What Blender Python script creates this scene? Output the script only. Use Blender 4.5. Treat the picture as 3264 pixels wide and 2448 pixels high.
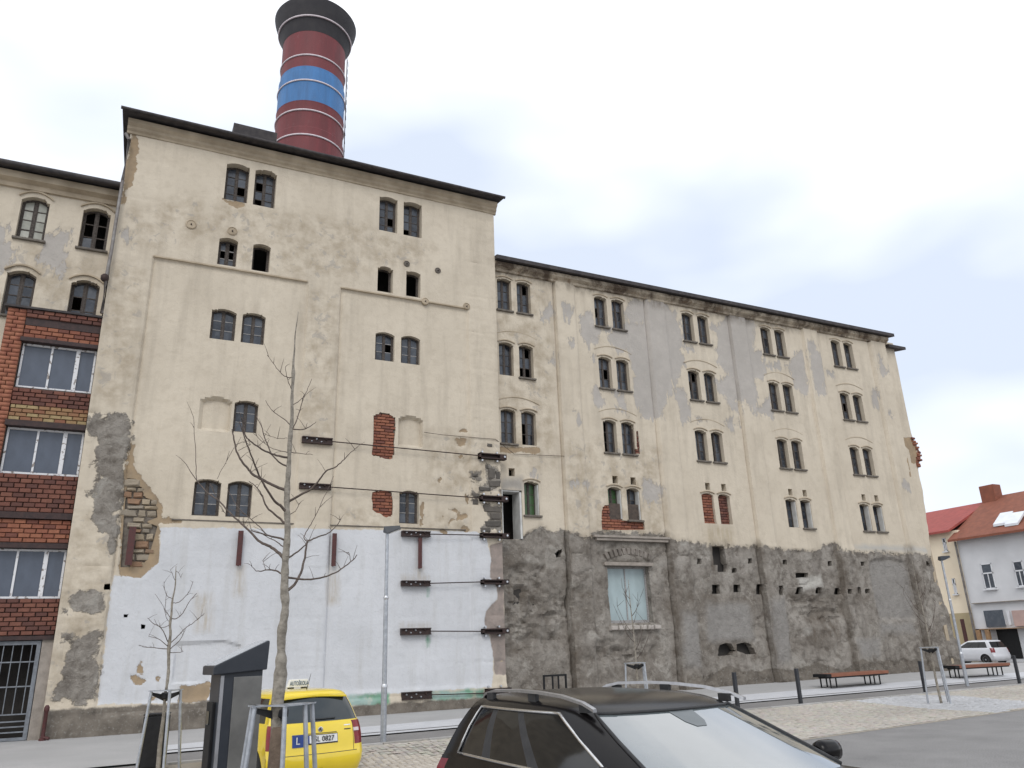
import bpy, bmesh, math, random
import numpy as np
from mathutils import Vector, Matrix, Euler
random.seed(7); RNG = np.random.default_rng(11)
for o in list(bpy.data.objects): bpy.data.objects.remove(o)
SC = bpy.context.scene; COL = SC.collection
# ------------------------------------------------------------------ camera
CAM_H = 1.75; FPX = 2471.9; CX, CY = 1632.0, 1224.0
PI_, RO_, YA_ = math.radians(18.818), math.radians(-1.931), math.radians(26.212)
FW = np.array([math.sin(YA_)*math.cos(PI_), math.cos(YA_)*math.cos(PI_), math.sin(PI_)])
RT = np.array([math.cos(YA_), -math.sin(YA_), 0.0]); UP = np.cross(RT, FW)
RT, UP = math.cos(RO_)*RT+math.sin(RO_)*UP, -math.sin(RO_)*RT+math.cos(RO_)*UP
cam = bpy.data.cameras.new('camera'); camo = bpy.data.objects.new('camera', cam); COL.objects.link(camo)
cam.sensor_width = 36.0; cam.lens = FPX/3264.0*36.0; cam.clip_start = 0.05; cam.clip_end = 2000
m = Matrix.Identity(4)
for i in range(3):
    m[i][0] = RT[i]; m[i][1] = UP[i]; m[i][2] = -FW[i]
m[2][3] = CAM_H
camo.matrix_world = m; SC.camera = camo
# ------------------------------------------------------------------ sky, sun, exposure
SUN_EL, SUN_AZ = 42.0, 205.0           # azimuth from +Y towards +X: behind the camera, a little to the left
SUN_STRENGTH, SKY_STRENGTH, EXPOSURE = 1.0, 0.1, 0.2
world = bpy.data.worlds.new('World'); SC.world = world; world.use_nodes = True
nt = world.node_tree; nt.nodes.clear()
def wn(t, **k):
    n = nt.nodes.new(t)
    for a, b in k.items(): setattr(n, a, b)
    return n
out = wn('ShaderNodeOutputWorld'); bg = wn('ShaderNodeBackground'); bg.inputs[1].default_value = SKY_STRENGTH
sky = wn('ShaderNodeTexSky', sky_type='NISHITA', sun_disc=False); sky.sun_elevation = math.radians(SUN_EL); sky.sun_rotation = math.radians(SUN_AZ)
tc = wn('ShaderNodeTexCoord')
mp = wn('ShaderNodeMapping'); mp.inputs['Location'].default_value = (5.5, 0.2, 2.3); mp.inputs['Scale'].default_value = (1.0, 1.0, 2.1); mp.inputs['Rotation'].default_value = (0, 0, math.radians(66))
nz = wn('ShaderNodeTexNoise'); nz.inputs['Scale'].default_value = 1.15; nz.inputs['Detail'].default_value = 4.5; nz.inputs['Roughness'].default_value = 0.5
cr = wn('ShaderNodeValToRGB'); e = cr.color_ramp.elements
e[0].position = 0.36; e[0].color = (7.0, 7.75, 9.1, 1); e[1].position = 0.60; e[1].color = (13.6, 13.7, 13.9, 1)
mx = wn('ShaderNodeMix', data_type='RGBA'); mx.inputs[0].default_value = 0.93
nt.links.new(tc.outputs['Generated'], mp.inputs[0]); nt.links.new(mp.outputs[0], nz.inputs['Vector']); nt.links.new(nz.outputs['Fac'], cr.inputs[0])
nt.links.new(sky.outputs[0], mx.inputs[6]); nt.links.new(cr.outputs[0], mx.inputs[7])
nt.links.new(mx.outputs[2], bg.inputs[0]); nt.links.new(bg.outputs[0], out.inputs[0])
sl = bpy.data.lights.new('sun', 'SUN'); sl.energy = SUN_STRENGTH; sl.angle = math.radians(25); sl.color = (1.0, 0.965, 0.92)
so = bpy.data.objects.new('sun', sl); COL.objects.link(so)
sd_ = Vector((math.sin(math.radians(SUN_AZ))*math.cos(math.radians(SUN_EL)), math.cos(math.radians(SUN_AZ))*math.cos(math.radians(SUN_EL)), math.sin(math.radians(SUN_EL))))
so.rotation_euler = (-sd_).to_track_quat('-Z', 'Y').to_euler(); so.location = sd_*60
vs = SC.view_settings; vs.view_transform = 'Standard'; vs.look = 'None'; vs.exposure = EXPOSURE; vs.gamma = 1.0; vs.use_curve_mapping = False
# ------------------------------------------------------------------ photo pixel -> place (only a direction; distance from wall / ground / size)
ZT = {'A1':(0,300,.42203),'A2':(0,900,.48235),'A3':(0,1650,.48094),'A4':(380,300,.56962),'A5':(380,1100,.56962),'A6':(600,1700,.45090),'A7':(800,0,.31348),'A8':(1400,2000,.63291),
 'B1':(1500,750,.42194),'B2':(2200,900,.42205),'B3':(1500,1400,.42194),'B4':(2150,1500,.42194),'B5':(2850,1500,.42202),'B6':(2300,2000,.43580),'B7':(600,2000,.27125),'B8':(0,1950,.30015),
 'C1':(560,980,.34961),'C2':(560,1500,.34961),'C3':(430,1780,.40258),'C4':(760,2180,.18987),'C5':(1860,1760,.26525),'C6':(2840,1750,.33151),'C7':(1200,1340,.25316),'C8':(1260,1960,.29412),'D':(0,0,1.47559)}
def ray(k, x, y):
    a, b, c = ZT[k]; return (a+c*x-CX)/FPX*RT-(b+c*y-CY)/FPX*UP+FW
O3 = np.array([0, 0, CAM_H])
def onY(k, x, y, Y): d = ray(k, x, y); return O3+d*(Y/d[1])
def onX(k, x, y, X): d = ray(k, x, y); return O3+d*(X/d[0])
def onZ(k, x, y, Z=0.0): d = ray(k, x, y); return O3+d*((Z-CAM_H)/d[2])
def atD(k, x, y, dep): return O3+ray(k, x, y)*dep
def PF(k, pts, Y): return np.array([onY(k, x, y, Y)[[0, 2]] for x, y in pts])
def PT(k, pts): return PF(k, pts, YT)
def PW(k, pts): return PF(k, pts, YW)
YT, YW, YL, YA = 23.4, 23.65, 23.9, 23.52
# ------------------------------------------------------------------ numpy noise
_T = RNG.random((256, 256))
def vn(x, y):
    xi = np.floor(x).astype(int); yi = np.floor(y).astype(int); fx = x-xi; fy = y-yi
    fx = fx*fx*(3-2*fx); fy = fy*fy*(3-2*fy); a = xi & 255; b = yi & 255; a1 = (a+1) & 255; b1 = (b+1) & 255
    return (_T[a, b]*(1-fx)+_T[a1, b]*fx)*(1-fy)+(_T[a, b1]*(1-fx)+_T[a1, b1]*fx)*fy-0.5
def fbm(x, y, o=4, s=1.0):
    r = 0; a = 1.0; x = np.asarray(x)*s; y = np.asarray(y)*s
    for i in range(o): r = r+a*vn(x+17.3*i, y-9.1*i); a *= .5; x = x*2.03; y = y*2.03
    return r
def sdist(P, poly, clip=.6):
    """signed distance (inside positive) of points P (N,2) to a closed polygon, and nearest point"""
    poly = np.asarray(poly, float); lo = poly.min(0)-clip; hi = poly.max(0)+clip
    sel = np.where((P[:, 0] > lo[0]) & (P[:, 0] < hi[0]) & (P[:, 1] > lo[1]) & (P[:, 1] < hi[1]))[0]
    d = np.full(len(P), -clip); near = P.copy()
    if len(sel) == 0: return d, near
    Q = P[sel]; best = np.full(len(Q), 1e9); nb = Q.copy(); ins = np.zeros(len(Q), bool)
    for a, b in zip(poly, np.roll(poly, -1, 0)):
        ab = b-a; L = ab@ab
        if L < 1e-12: continue
        t = np.clip(((Q-a)@ab)/L, 0, 1); n = a+t[:, None]*ab; dd = ((Q-n)**2).sum(1)
        k = dd < best; best[k] = dd[k]; nb[k] = n[k]
        if a[1] != b[1]:
            c = ((a[1] > Q[:, 1]) != (b[1] > Q[:, 1])) & (Q[:, 0] < ab[0]*(Q[:, 1]-a[1])/ab[1]+a[0]); ins ^= c
    dd = np.sqrt(best); d[sel] = np.clip(np.where(ins, dd, -dd), -clip, clip); near[sel] = nb
    return d, near
def sdu(P, polys, rag=.0, rs=3.0):
    r = np.full(len(P), -.6)
    for p in polys: r = np.maximum(r, sdist(P, p)[0])
    if rag: r = r+rag*fbm(P[:, 0]+5, P[:, 1]+3, 4, rs)
    return r
# ------------------------------------------------------------------ objects
PM = {}
def link(o, parent=None):
    COL.objects.link(o)
    if parent is not None:
        o.parent = parent; o.matrix_parent_inverse = PM.get(parent.name, Matrix.Identity(4)).inverted()
    return o
def tag(o, label=None, cat=None, group=None, kind=None):
    if label: o['label'] = label
    if cat: o['category'] = cat
    if group: o['group'] = group
    if kind: o['kind'] = kind
    return o
def thing(name, loc, label, cat, group=None, world=True, rz=0.0):
    """an Empty at the base; world=True: its parts are given in world coordinates, else in its own"""
    o = bpy.data.objects.new(name, None); COL.objects.link(o); o.location = loc; o.rotation_euler = (0, 0, rz); o.empty_display_size = .3
    if world: PM[o.name] = Matrix.Translation(Vector(loc)) @ Matrix.Rotation(rz, 4, 'Z')
    return tag(o, label, cat, group)
def mesh_np(name, V, quads, tris=None):
    me = bpy.data.meshes.new(name); V = np.asarray(V, np.float32); q = np.asarray(quads, np.int32).reshape(-1, 4)
    t = np.asarray(tris if tris is not None else np.zeros((0, 3)), np.int32).reshape(-1, 3)
    me.vertices.add(len(V)); me.vertices.foreach_set('co', V.ravel())
    nl = q.size+t.size; me.loops.add(nl); me.loops.foreach_set('vertex_index', np.concatenate([q.ravel(), t.ravel()]))
    me.polygons.add(len(q)+len(t))
    st = np.concatenate([np.arange(len(q))*4, q.size+np.arange(len(t))*3]).astype(np.int32)
    me.polygons.foreach_set('loop_start', st)
    me.update(calc_edges=True); me.validate(); return me
class MB:
    def __init__(s): s.v = []; s.f = []
    def add(s, V, Fc):
        n = len(s.v); s.v += [tuple(map(float, p)) for p in V]; s.f += [tuple(i+n for i in f) for f in Fc]; return s
    def box(s, a, b, M=None):
        (x0, y0, z0), (x1, y1, z1) = a, b
        V = [(x0,y0,z0),(x1,y0,z0),(x1,y1,z0),(x0,y1,z0),(x0,y0,z1),(x1,y0,z1),(x1,y1,z1),(x0,y1,z1)]
        if M is not None: V = [M @ Vector(p) for p in V]
        return s.add(V, [(0,3,2,1),(4,5,6,7),(0,1,5,4),(1,2,6,5),(2,3,7,6),(3,0,4,7)])
    def tube(s, pts, rad, n=8, cap=True):
        pts = [Vector(p) for p in pts]; k = len(pts); rad = list(rad) if hasattr(rad, '__len__') else [rad]*k
        V = []; Fc = []; ref = None
        for i, p in enumerate(pts):
            t = (pts[min(i+1, k-1)]-pts[max(i-1, 0)]).normalized()
            if ref is None: ref = Vector((0, 0, 1)) if abs(t.z) < .9 else Vector((1, 0, 0))
            a = t.cross(ref).normalized(); b = t.cross(a).normalized(); ref = -t.cross(a) if False else ref
            if a.length < .5: a = Vector((1, 0, 0)); b = t.cross(a)
            for j in range(n):
                w = 2*math.pi*j/n; V.append(p+(a*math.cos(w)+b*math.sin(w))*rad[i])
        for i in range(k-1):
            for j in range(n): Fc.append((i*n+j, i*n+(j+1) % n, (i+1)*n+(j+1) % n, (i+1)*n+j))
        if cap: Fc.append(tuple(range(n-1, -1, -1))); Fc.append(tuple((k-1)*n+j for j in range(n)))
        return s.add(V, Fc)
    def lathe(s, c, prof, n=24):
        V = []; Fc = []; k = len(prof)
        for r, z in prof:
            for j in range(n): w = 2*math.pi*j/n; V.append((c[0]+r*math.cos(w), c[1]+r*math.sin(w), c[2]+z))
        for i in range(k-1):
            for j in range(n): Fc.append((i*n+j, i*n+(j+1) % n, (i+1)*n+(j+1) % n, (i+1)*n+j))
        Fc.append(tuple(range(n-1, -1, -1))); Fc.append(tuple((k-1)*n+j for j in range(n)))
        return s.add(V, Fc)
    def prism(s, poly, y0, y1, M=None):
        """polygon in (x,z), counter-clockwise, extruded along y"""
        n = len(poly); V = [(x, y0, z) for x, z in poly]+[(x, y1, z) for x, z in poly]
        if M is not None: V = [M @ Vector(p) for p in V]
        return s.add(V, [tuple(range(n)), tuple(range(2*n-1, n-1, -1))]+[(i, i+n, (i+1) % n+n, (i+1) % n) for i in range(n)])
    def ring(s, outer, inner, y0, y1):
        """frame between two polygons in (x,z) with equal point counts, extruded along y"""
        n = len(outer); V = [(x, y0, z) for x, z in outer]+[(x, y0, z) for x, z in inner]+[(x, y1, z) for x, z in outer]+[(x, y1, z) for x, z in inner]
        Fc = []
        for i in range(n):
            j = (i+1) % n; Fc += [(i, j, n+j, n+i), (2*n+i, 3*n+i, 3*n+j, 2*n+j), (n+i, n+j, 3*n+j, 3*n+i), (i, 2*n+i, 2*n+j, j)]
        return s.add(V, Fc)
    def me(s, name):
        me = bpy.data.meshes.new(name); me.from_pydata(s.v, [], s.f); me.update(); return me
    def build(s, name, mat, parent=None, smooth=False, bevel=0, auto=None):
        me = s.me(name); o = bpy.data.objects.new(name, me); me.materials.append(mat); link(o, parent)
        if smooth: me.polygons.foreach_set('use_smooth', [True]*len(me.polygons))
        if auto: me.set_sharp_from_angle(angle=math.radians(auto))
        if bevel:
            b = o.modifiers.new('bevel', 'BEVEL'); b.width = bevel; b.segments = 2; b.limit_method = 'ANGLE'; b.angle_limit = math.radians(40)
        return o
def inst(name, me, parent, loc, scale=(1, 1, 1), rot=(0, 0, 0)):
    o = bpy.data.objects.new(name, me); o.location = loc; o.scale = scale; o.rotation_euler = rot; return link(o, parent)
# ------------------------------------------------------------------ materials
class G:
    def __init__(s, name):
        s.m = bpy.data.materials.new(name); s.m.use_nodes = True; s.t = s.m.node_tree; s.t.nodes.clear()
        s.o = s.n('ShaderNodeOutputMaterial'); s.b = s.n('ShaderNodeBsdfPrincipled'); s.l(s.b.outputs[0], s.o.inputs[0]); s.h = None
    def n(s, t, **k):
        n = s.t.nodes.new(t)
        for a, b in k.items(): setattr(n, a, b)
        return n
    def l(s, a, b): s.t.links.new(a, b)
    def put(s, sock, v):
        if hasattr(v, 'is_linked') or hasattr(v, 'links'): s.l(v, sock)
        else: sock.default_value = v if not (isinstance(v, tuple) and len(v) == 3 and sock.type == 'RGBA') else (*v, 1)
    def math(s, op, a, b=0.0, c=None, clamp=False):
        n = s.n('ShaderNodeMath', operation=op, use_clamp=clamp); s.put(n.inputs[0], a); s.put(n.inputs[1], b)
        if c is not None: s.put(n.inputs[2], c)
        return n.outputs[0]
    def mix(s, f, a, b, bt='MIX'):
        n = s.n('ShaderNodeMix', data_type='RGBA', blend_type=bt); s.put(n.inputs[0], f); s.put(n.inputs[6], a); s.put(n.inputs[7], b); return n.outputs[2]
    def coord(s, kind='Object', scale=(1, 1, 1)):
        c = s.n('ShaderNodeTexCoord').outputs[kind]
        if scale == (1, 1, 1): return c
        mp = s.n('ShaderNodeMapping'); s.l(c, mp.inputs[0]); mp.inputs['Scale'].default_value = scale; return mp.outputs[0]
    def noise(s, sc, det=4, rough=.55, co=None, dist=0.0):
        n = s.n('ShaderNodeTexNoise'); n.inputs['Scale'].default_value = sc; n.inputs['Detail'].default_value = det; n.inputs['Roughness'].default_value = rough; n.inputs['Distortion'].default_value = dist
        s.l(co if co is not None else s.coord(), n.inputs['Vector']); return n.outputs['Fac']
    def ramp(s, f, lo, hi):
        n = s.n('ShaderNodeMapRange'); n.clamp = True; s.put(n.inputs[0], f); n.inputs[1].default_value = lo; n.inputs[2].default_value = hi; return n.outputs[0]
    def attr(s, a): return s.n('ShaderNodeAttribute', attribute_name=a).outputs['Fac']
    def attrc(s, a): return s.n('ShaderNodeAttribute', attribute_name=a).outputs['Color']
    def rnd(s): return s.n('ShaderNodeObjectInfo').outputs['Random']
    def bump(s, h, strength=.3, dist=.02):
        n = s.n('ShaderNodeBump'); n.inputs['Strength'].default_value = strength; n.inputs['Distance'].default_value = dist; s.put(n.inputs['Height'], h)
        if s.h is not None: s.l(s.h, n.inputs['Normal'])
        s.h = n.outputs[0]
    def fin(s, col, rough=.85, metal=0.0, spec=None, **k):
        s.put(s.b.inputs['Base Color'], col); s.put(s.b.inputs['Roughness'], rough); s.put(s.b.inputs['Metallic'], metal)
        if spec is not None: s.put(s.b.inputs['Specular IOR Level'], spec)
        for a, b in k.items(): s.put(s.b.inputs[a], b)
        if s.h is not None: s.l(s.h, s.b.inputs['Normal'])
        return s.m
def simple(name, c1, c2, sc=6, rough=.8, metal=0.0, bump=.2, lo=.35, hi=.65, spec=None, bsc=40, bd=.01, **k):
    g = G(name); f = g.ramp(g.noise(sc, 5), lo, hi); col = g.mix(f, c1, c2)
    if bump: g.bump(g.noise(bsc, 4), bump, bd)
    return g.fin(col, rough, metal, spec, **k)
def varied(name, c1, c2, c3=None, rough=.9, sc=9, bump=.4):
    """colour differs from piece to piece, with grain inside each piece"""
    g = G(name); r = g.rnd(); col = g.mix(r, c1, c2)
    if c3: r2 = g.math('FRACT', g.math('MULTIPLY', r, 7.31)); col = g.mix(g.ramp(r2, .72, .82), col, c3)
    col = g.mix(g.math('MULTIPLY', g.ramp(g.noise(sc, 5, co=g.n('ShaderNodeNewGeometry').outputs['Position']), .3, .8), .45), col, tuple(x*.45 for x in c1))
    g.bump(g.noise(30, 4, co=g.n('ShaderNodeNewGeometry').outputs['Position']), bump, .012); return g.fin(col, rough)
def plaster():
    g = G('weathered_plaster'); pos = g.coord()
    n1 = g.noise(.55, 6, .6); n2 = g.noise(3.2, 6, .62); n3 = g.noise(14, 4, .6); st = g.noise(1.0, 5, .6, co=g.coord('Object', (2.6, 2.6, .28)))
    col = g.mix(g.ramp(n1, .35, .68), (.60, .53, .425), (.53, .465, .37))
    col = g.mix(g.math('MULTIPLY', g.ramp(n2, .48, .70), .40), col, (.44, .38, .295))
    col = g.mix(g.math('MULTIPLY', g.ramp(st, .50, .72), .38), col, (.33, .285, .225))
    def msk(a, amp, sc, soft, det=5, src=None):
        n = g.noise(sc, det, .65, dist=.3) if src is None else src
        return g.ramp(g.math('ADD', g.attr(a), g.math('MULTIPLY', g.math('SUBTRACT', n, .5), amp)), -soft, soft)
    hgt = g.math('MULTIPLY', n3, .25)
    # soft brownish staining, blotchy
    m_ = g.math('MULTIPLY', msk('stain', .5, 1.6, .28), g.ramp(g.noise(2.4, 5, .6), .40, .66)); col = g.mix(g.math('MULTIPLY', m_, .60), col, (.31, .25, .175))
    gn = g.math('ADD', g.math('MULTIPLY', g.noise(3.0, 8, .74, dist=.6, co=g.coord('Object', (1.35, 1.35, .62))), .62), g.math('MULTIPLY', st, .38)); m_ = msk('grey', 2.2, 2.6, .03, src=gn); gc = g.mix(g.ramp(n2, .3, .7), (.455, .42, .38), (.395, .365, .33)); gc = g.mix(g.math('MULTIPLY', g.ramp(n1, .4, .65), .5), gc, (.35, .325, .295)); gc = g.mix(g.math('MULTIPLY', g.ramp(n3, .6, .75), .5), gc, (.54, .48, .40)); col = g.mix(m_, col, gc); hgt = g.math('SUBTRACT', hgt, g.math('MULTIPLY', m_, .8))
    m_ = g.math('MULTIPLY', g.ramp(g.attr('stain'), -.1, .25), g.ramp(g.noise(2.6, 6, .7, dist=.6), .585, .605)); col = g.mix(g.math('MULTIPLY', m_, .55), col, (.33, .305, .275))
    wm = msk('white', .16, 5.5, .012); wc = g.mix(g.ramp(n1, .35, .7), (.60, .606, .62), (.53, .536, .548)); wc = g.mix(g.math('MULTIPLY', g.ramp(n2, .50, .74), .45), wc, (.46, .465, .47)); wc = g.mix(g.math('MULTIPLY', g.ramp(n3, .64, .74), .35), wc, (.40, .39, .37)); wc = g.mix(g.math('MULTIPLY', g.ramp(st, .52, .74), .5), wc, (.43, .42, .395)); col = g.mix(wm, col, wc)
    m_ = msk('ochre', .26, 5.5, .01); oc = g.mix(g.ramp(n2, .3, .7), (.37, .275, .175), (.27, .21, .145)); col = g.mix(m_, col, oc); hgt = g.math('SUBTRACT', hgt, g.math('MULTIPLY', m_, 1.2))
    m_ = g.math('MULTIPLY', msk('streak', .10, 4.0, .12), g.ramp(g.noise(3, 4, .6, co=g.coord('Object', (4, 4, .5))), .3, .6)); col = g.mix(g.math('MULTIPLY', m_, .55), col, (.38, .31, .21))
    m_ = msk('pink', .12, 4.0, .02); col = g.mix(m_, col, g.mix(g.ramp(n2, .3, .7), (.35, .29, .255), (.22, .19, .17))); hgt = g.math('SUBTRACT', hgt, g.math('MULTIPLY', m_, .8))
    rm = msk('rough', .75, 4.2, .03)
    rc = g.mix(g.ramp(n1, .38, .62), (.325, .298, .262), (.205, .182, .155)); rc = g.mix(g.math('MULTIPLY', g.ramp(n2, .46, .66), .8), rc, (.125, .107, .088)); rc = g.mix(g.math('MULTIPLY', g.ramp(g.noise(1.5, 6, .68, dist=.8), .54, .66), .75), rc, (.37, .345, .305)); rc = g.mix(g.math('MULTIPLY', g.ramp(n3, .58, .72), .6), rc, (.38, .35, .31)); rc = g.mix(g.math('MULTIPLY', g.ramp(st, .52, .7), .45), rc, (.12, .105, .09))
    col = g.mix(rm, col, rc)
    m_ = g.math('MULTIPLY', msk('smooth', .30, 2.2, .14), .8); col = g.mix(m_, col, g.mix(g.ramp(n2, .3, .7), (.30, .285, .265), (.245, .232, .215)))
    m_ = msk('pale', .3, 2.0, .1); col = g.mix(m_, col, (.44, .42, .38))
    m_ = g.math('MULTIPLY', msk('drip_and_shade', .5, 1.3, .22), g.ramp(g.noise(2.0, 5, .65, co=g.coord('Object', (1.6, 1.6, .8))), .38, .60)); col = g.mix(g.math('MULTIPLY', m_, .72), col, (.115, .092, .070))
    m_ = msk('green', .3, 2.4, .05); col = g.mix(g.math('MULTIPLY', m_, g.ramp(n2, .22, .46)), col, g.mix(g.ramp(g.noise(1.4, 3), .4, .6), (.15, .30, .20), (.30, .40, .36)))
    m_ = msk('plinth', .22, 3.0, .03); pc = g.mix(g.ramp(n2, .35, .68), (.20, .175, .145), (.105, .09, .075)); pc = g.mix(g.ramp(n3, .56, .72), pc, (.25, .235, .205)); col = g.mix(m_, col, pc)
    rough_amt = g.math('ADD', g.math('MULTIPLY', rm, 1.6), .35)
    g.bump(hgt, .6, .02)
    g.bump(g.math('MULTIPLY', g.noise(7, 6, .7, dist=.6), rough_amt), .75, .06)
    g.bump(g.noise(55, 3, .6), .25, .006)
    return g.fin(col, .93, spec=.2)
M = {}
M['plaster'] = plaster()
M['glass'] = None
def glass_pane():
    g = G('dusty_window_glass'); r = g.rnd(); col = g.mix(g.ramp(r, .1, .9), (.012, .016, .024), (.055, .066, .084)); col = g.mix(g.math('MULTIPLY', g.ramp(g.noise(5, 4, co=g.n('ShaderNodeNewGeometry').outputs['Position']), .45, .8), .5), col, (.14, .15, .16))
    return g.fin(col, g.math('ADD', .08, g.math('MULTIPLY', r, .22)), spec=.55)
M['glass'] = glass_pane()
M['frame'] = simple('old_brown_window_frame', (.040, .031, .026), (.09, .075, .064), 20, .8)
M['frame_grey'] = simple('weathered_grey_window_bars', (.22, .21, .205), (.36, .35, .34), 25, .8)
M['frame_white'] = simple('peeling_white_frame', (.66, .66, .67), (.22, .19, .17), 9, .75, lo=.56, hi=.62)
M['sill'] = simple('dark_stone_sill', (.10, .085, .07), (.17, .15, .125), 8, .9)
M['brick'] = varied('red_brick', (.23, .082, .050), (.32, .130, .074), (.16, .062, .044))
M['brick_dark'] = varied('sooty_brick', (.145, .056, .041), (.205, .086, .057), (.105, .046, .036))
M['mortar'] = simple('lime_mortar', (.20, .175, .145), (.125, .105, .088), 9, .95, bump=.6)
M['mortar_dark'] = simple('dirty_mortar', (.10, .075, .06), (.06, .048, .04), 9, .95, bump=.6)
M['stone'] = varied('rubble_stone', (.36, .29, .20), (.27, .235, .19), (.26, .15, .09), sc=7, bump=.7)
M['quoin'] = varied('grey_quoin_stone', (.085, .077, .068), (.15, .133, .113), None, sc=6, bump=.7)
M['rust'] = simple('rusty_steel', (.026, .018, .017), (.050, .027, .022), 12, .7, metal=.2)
M['redrust'] = simple('red_oxide_steel', (.085, .022, .020), (.055, .02, .018), 12, .65)
M['beam'] = simple('painted_brown_beam', (.024, .013, .012), (.045, .022, .019), 10, .7)
M['bolt'] = simple('galvanised_bolt', (.62, .63, .65), (.45, .46, .48), 30, .35, metal=.8, bump=0)
M['galv'] = simple('galvanised_steel', (.33, .35, .38), (.45, .47, .50), 14, .42, metal=.6, bump=.05)
M['zinc'] = simple('zinc_downpipe', (.24, .23, .22), (.13, .11, .10), 3, .55, metal=.3)
M['roof_edge'] = simple('tarred_roof_edge', (.030, .026, .028), (.060, .052, .050), 5, .8)
M['cornice'] = simple('plaster_cornice', (.47, .39, .285), (.32, .26, .185), 1.5, .92, bump=.4)
M['black'] = simple('black_enamel', (.009, .009, .010), (.014, .014, .015), 10, .6, bump=0, spec=.25)
g_ = G('ruined_cornice'); c_ = g_.mix(g_.ramp(g_.noise(1.1, 6, .7, dist=.6), .40, .58), (.50, .43, .33), (.10, .072, .05)); c_ = g_.mix(g_.ramp(g_.noise(3.5, 5, .7), .55, .7), c_, (.24, .17, .11)); g_.bump(g_.noise(9, 6, .7), .9, .06); M['cornice_ruin'] = g_.fin(c_, .93)
M['interior'] = simple('shade_dark_interior', (.05, .045, .04), (.03, .027, .025), 2, .95)
# ------------------------------------------------------------------ ground
KERB = lambda x: 16.2+.072*x          # kerb between cobbles and lane
LANE = lambda x: 18.15+.075*x         # lane / pale gutter strip
STRIP = lambda x: 19.55+.083*x        # gutter strip / pavement
ASPH = lambda x: 10.33+.120*x         # yard asphalt / cobbles
def zwall(x): return np.interp(x, [2, 8, 12, 20, 33, 70], [.02, .03, .08, .24, .35, .35])
def pz(x, y):
    """height of the pavement: a little crossfall up to the wall"""
    a = STRIP(x); t = np.clip((y-a)/(24.0-a), 0, 1); c = np.interp(x, [-10, .5, 4, 12], [.02, .02, .06, .10]); return c+(np.maximum(zwall(x), c)-c)*t
def gcol(name, c1, c2, c3, sc, rough=.9, sp=130, bump=.5):
    g = G(name); pos = g.n('ShaderNodeNewGeometry').outputs['Position']
    col = g.mix(g.ramp(g.noise(sc, 6, .6, co=pos), .35, .68), c1, c2); col = g.mix(g.math('MULTIPLY', g.ramp(g.noise(sp, 3, .6, co=pos), .48, .64), .75), col, c3)
    col = g.mix(g.math('MULTIPLY', g.ramp(g.noise(.35, 5, .6, co=pos), .5, .75), .35), col, tuple(x*.6 for x in c1))
    g.bump(g.noise(sp, 3, .6, co=pos), bump, .008); return g.fin(col, rough)
M['asphalt'] = gcol('yard_asphalt', (.17, .165, .162), (.225, .218, .212), (.34, .33, .315), 1.2, sp=52)
M['lane'] = gcol('lane_asphalt', (.19, .18, .175), (.235, .225, .215), (.28, .27, .26), 1.0)
M['paving'] = gcol('grey_concrete_paving', (.385, .378, .368), (.45, .44, .43), (.32, .315, .305), 1.4, sp=90)
M['gutter'] = gcol('pale_granite_strip', (.53, .535, .55), (.60, .60, .61), (.42, .42, .43), 2.0, sp=60, bump=.2)
M['joint'] = gcol('sandy_joint_bed', (.34, .30, .245), (.38, .34, .28), (.27, .24, .20), 2.0)
def sheet(name, lo, hi, xs, zf, mat, n=6):
    V = []; Q = []; xs = list(xs)
    for x in xs:
        for k in range(n+1):
            a, b = lo(x), hi(x); y = a+(b-a)*k/n; V.append((x, y, zf(x, y)))
    for i in range(len(xs)-1):
        for k in range(n): Q.append((i*(n+1)+k, (i+1)*(n+1)+k, (i+1)*(n+1)+k+1, i*(n+1)+k+1))
    me = mesh_np(name, V, Q); me.materials.append(mat); o = link(bpy.data.objects.new(name, me)); return tag(o, kind='structure')
mb = MB().box((-300, -300, -.8), (400, 400, -.35)); tag(mb.build('ground', M['asphalt']), kind='structure')
XS = list(np.arange(-40, 62, 2.0))
def S_(v): v = np.clip(v, 0, 1); return v*v*(3-2*v)
def gz(x, y):
    """the cobbled bays dip a little towards the kerb where the yellow car stands"""
    return -.16*S_((9-x)/4)*S_((y-8.0)/2.5)*S_((16.4-y)/2.2)
XS2 = list(np.arange(-40, -4, 4.0))+list(np.arange(-4, 12, .5))+list(np.arange(12, 62, 3.0))
sheet('yard', lambda x: -14, ASPH, XS2, lambda x, y: gz(x, y), M['asphalt'], 24)
sheet('cobble_bed', lambda x: ASPH(x)-.05, lambda x: KERB(x)+.02, XS2, lambda x, y: .004+gz(x, y), M['joint'], 24)
sheet('lane', lambda x: KERB(x), LANE, XS, lambda x, y: -.02+.004, M['lane'], 2)
XG = [.7]+list(np.arange(2, 62, 2.0))
def gut(x, y): return np.interp(y-LANE(x), [0, .02, .5, 1.4], [.0, .03, .045, .055])
sheet('gutter', LANE, lambda x: LANE(x)+.36, XG, lambda x, y: .012, M['gutter'], 2)
sheet('gutter', lambda x: LANE(x)+.36, lambda x: LANE(x)+.50, XG, lambda x, y: .006, M['paving'], 1)
sheet('gutter', lambda x: LANE(x)+.50, STRIP, XG, lambda x, y: np.interp((y-LANE(x)-.50)/(STRIP(x)-LANE(x)-.50), [0, 1], [.016, pz(x, STRIP(x))]), M['gutter'], 4)
sheet('pavement', STRIP, lambda x: 24.3, list(np.arange(.7, 34, 1.5))+[34.5], pz, M['paving'], 8)
sheet('pavement', lambda x: STRIP(x), lambda x: 27, [34.5, 36, 38.5], pz, M['paving'], 8)
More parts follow.
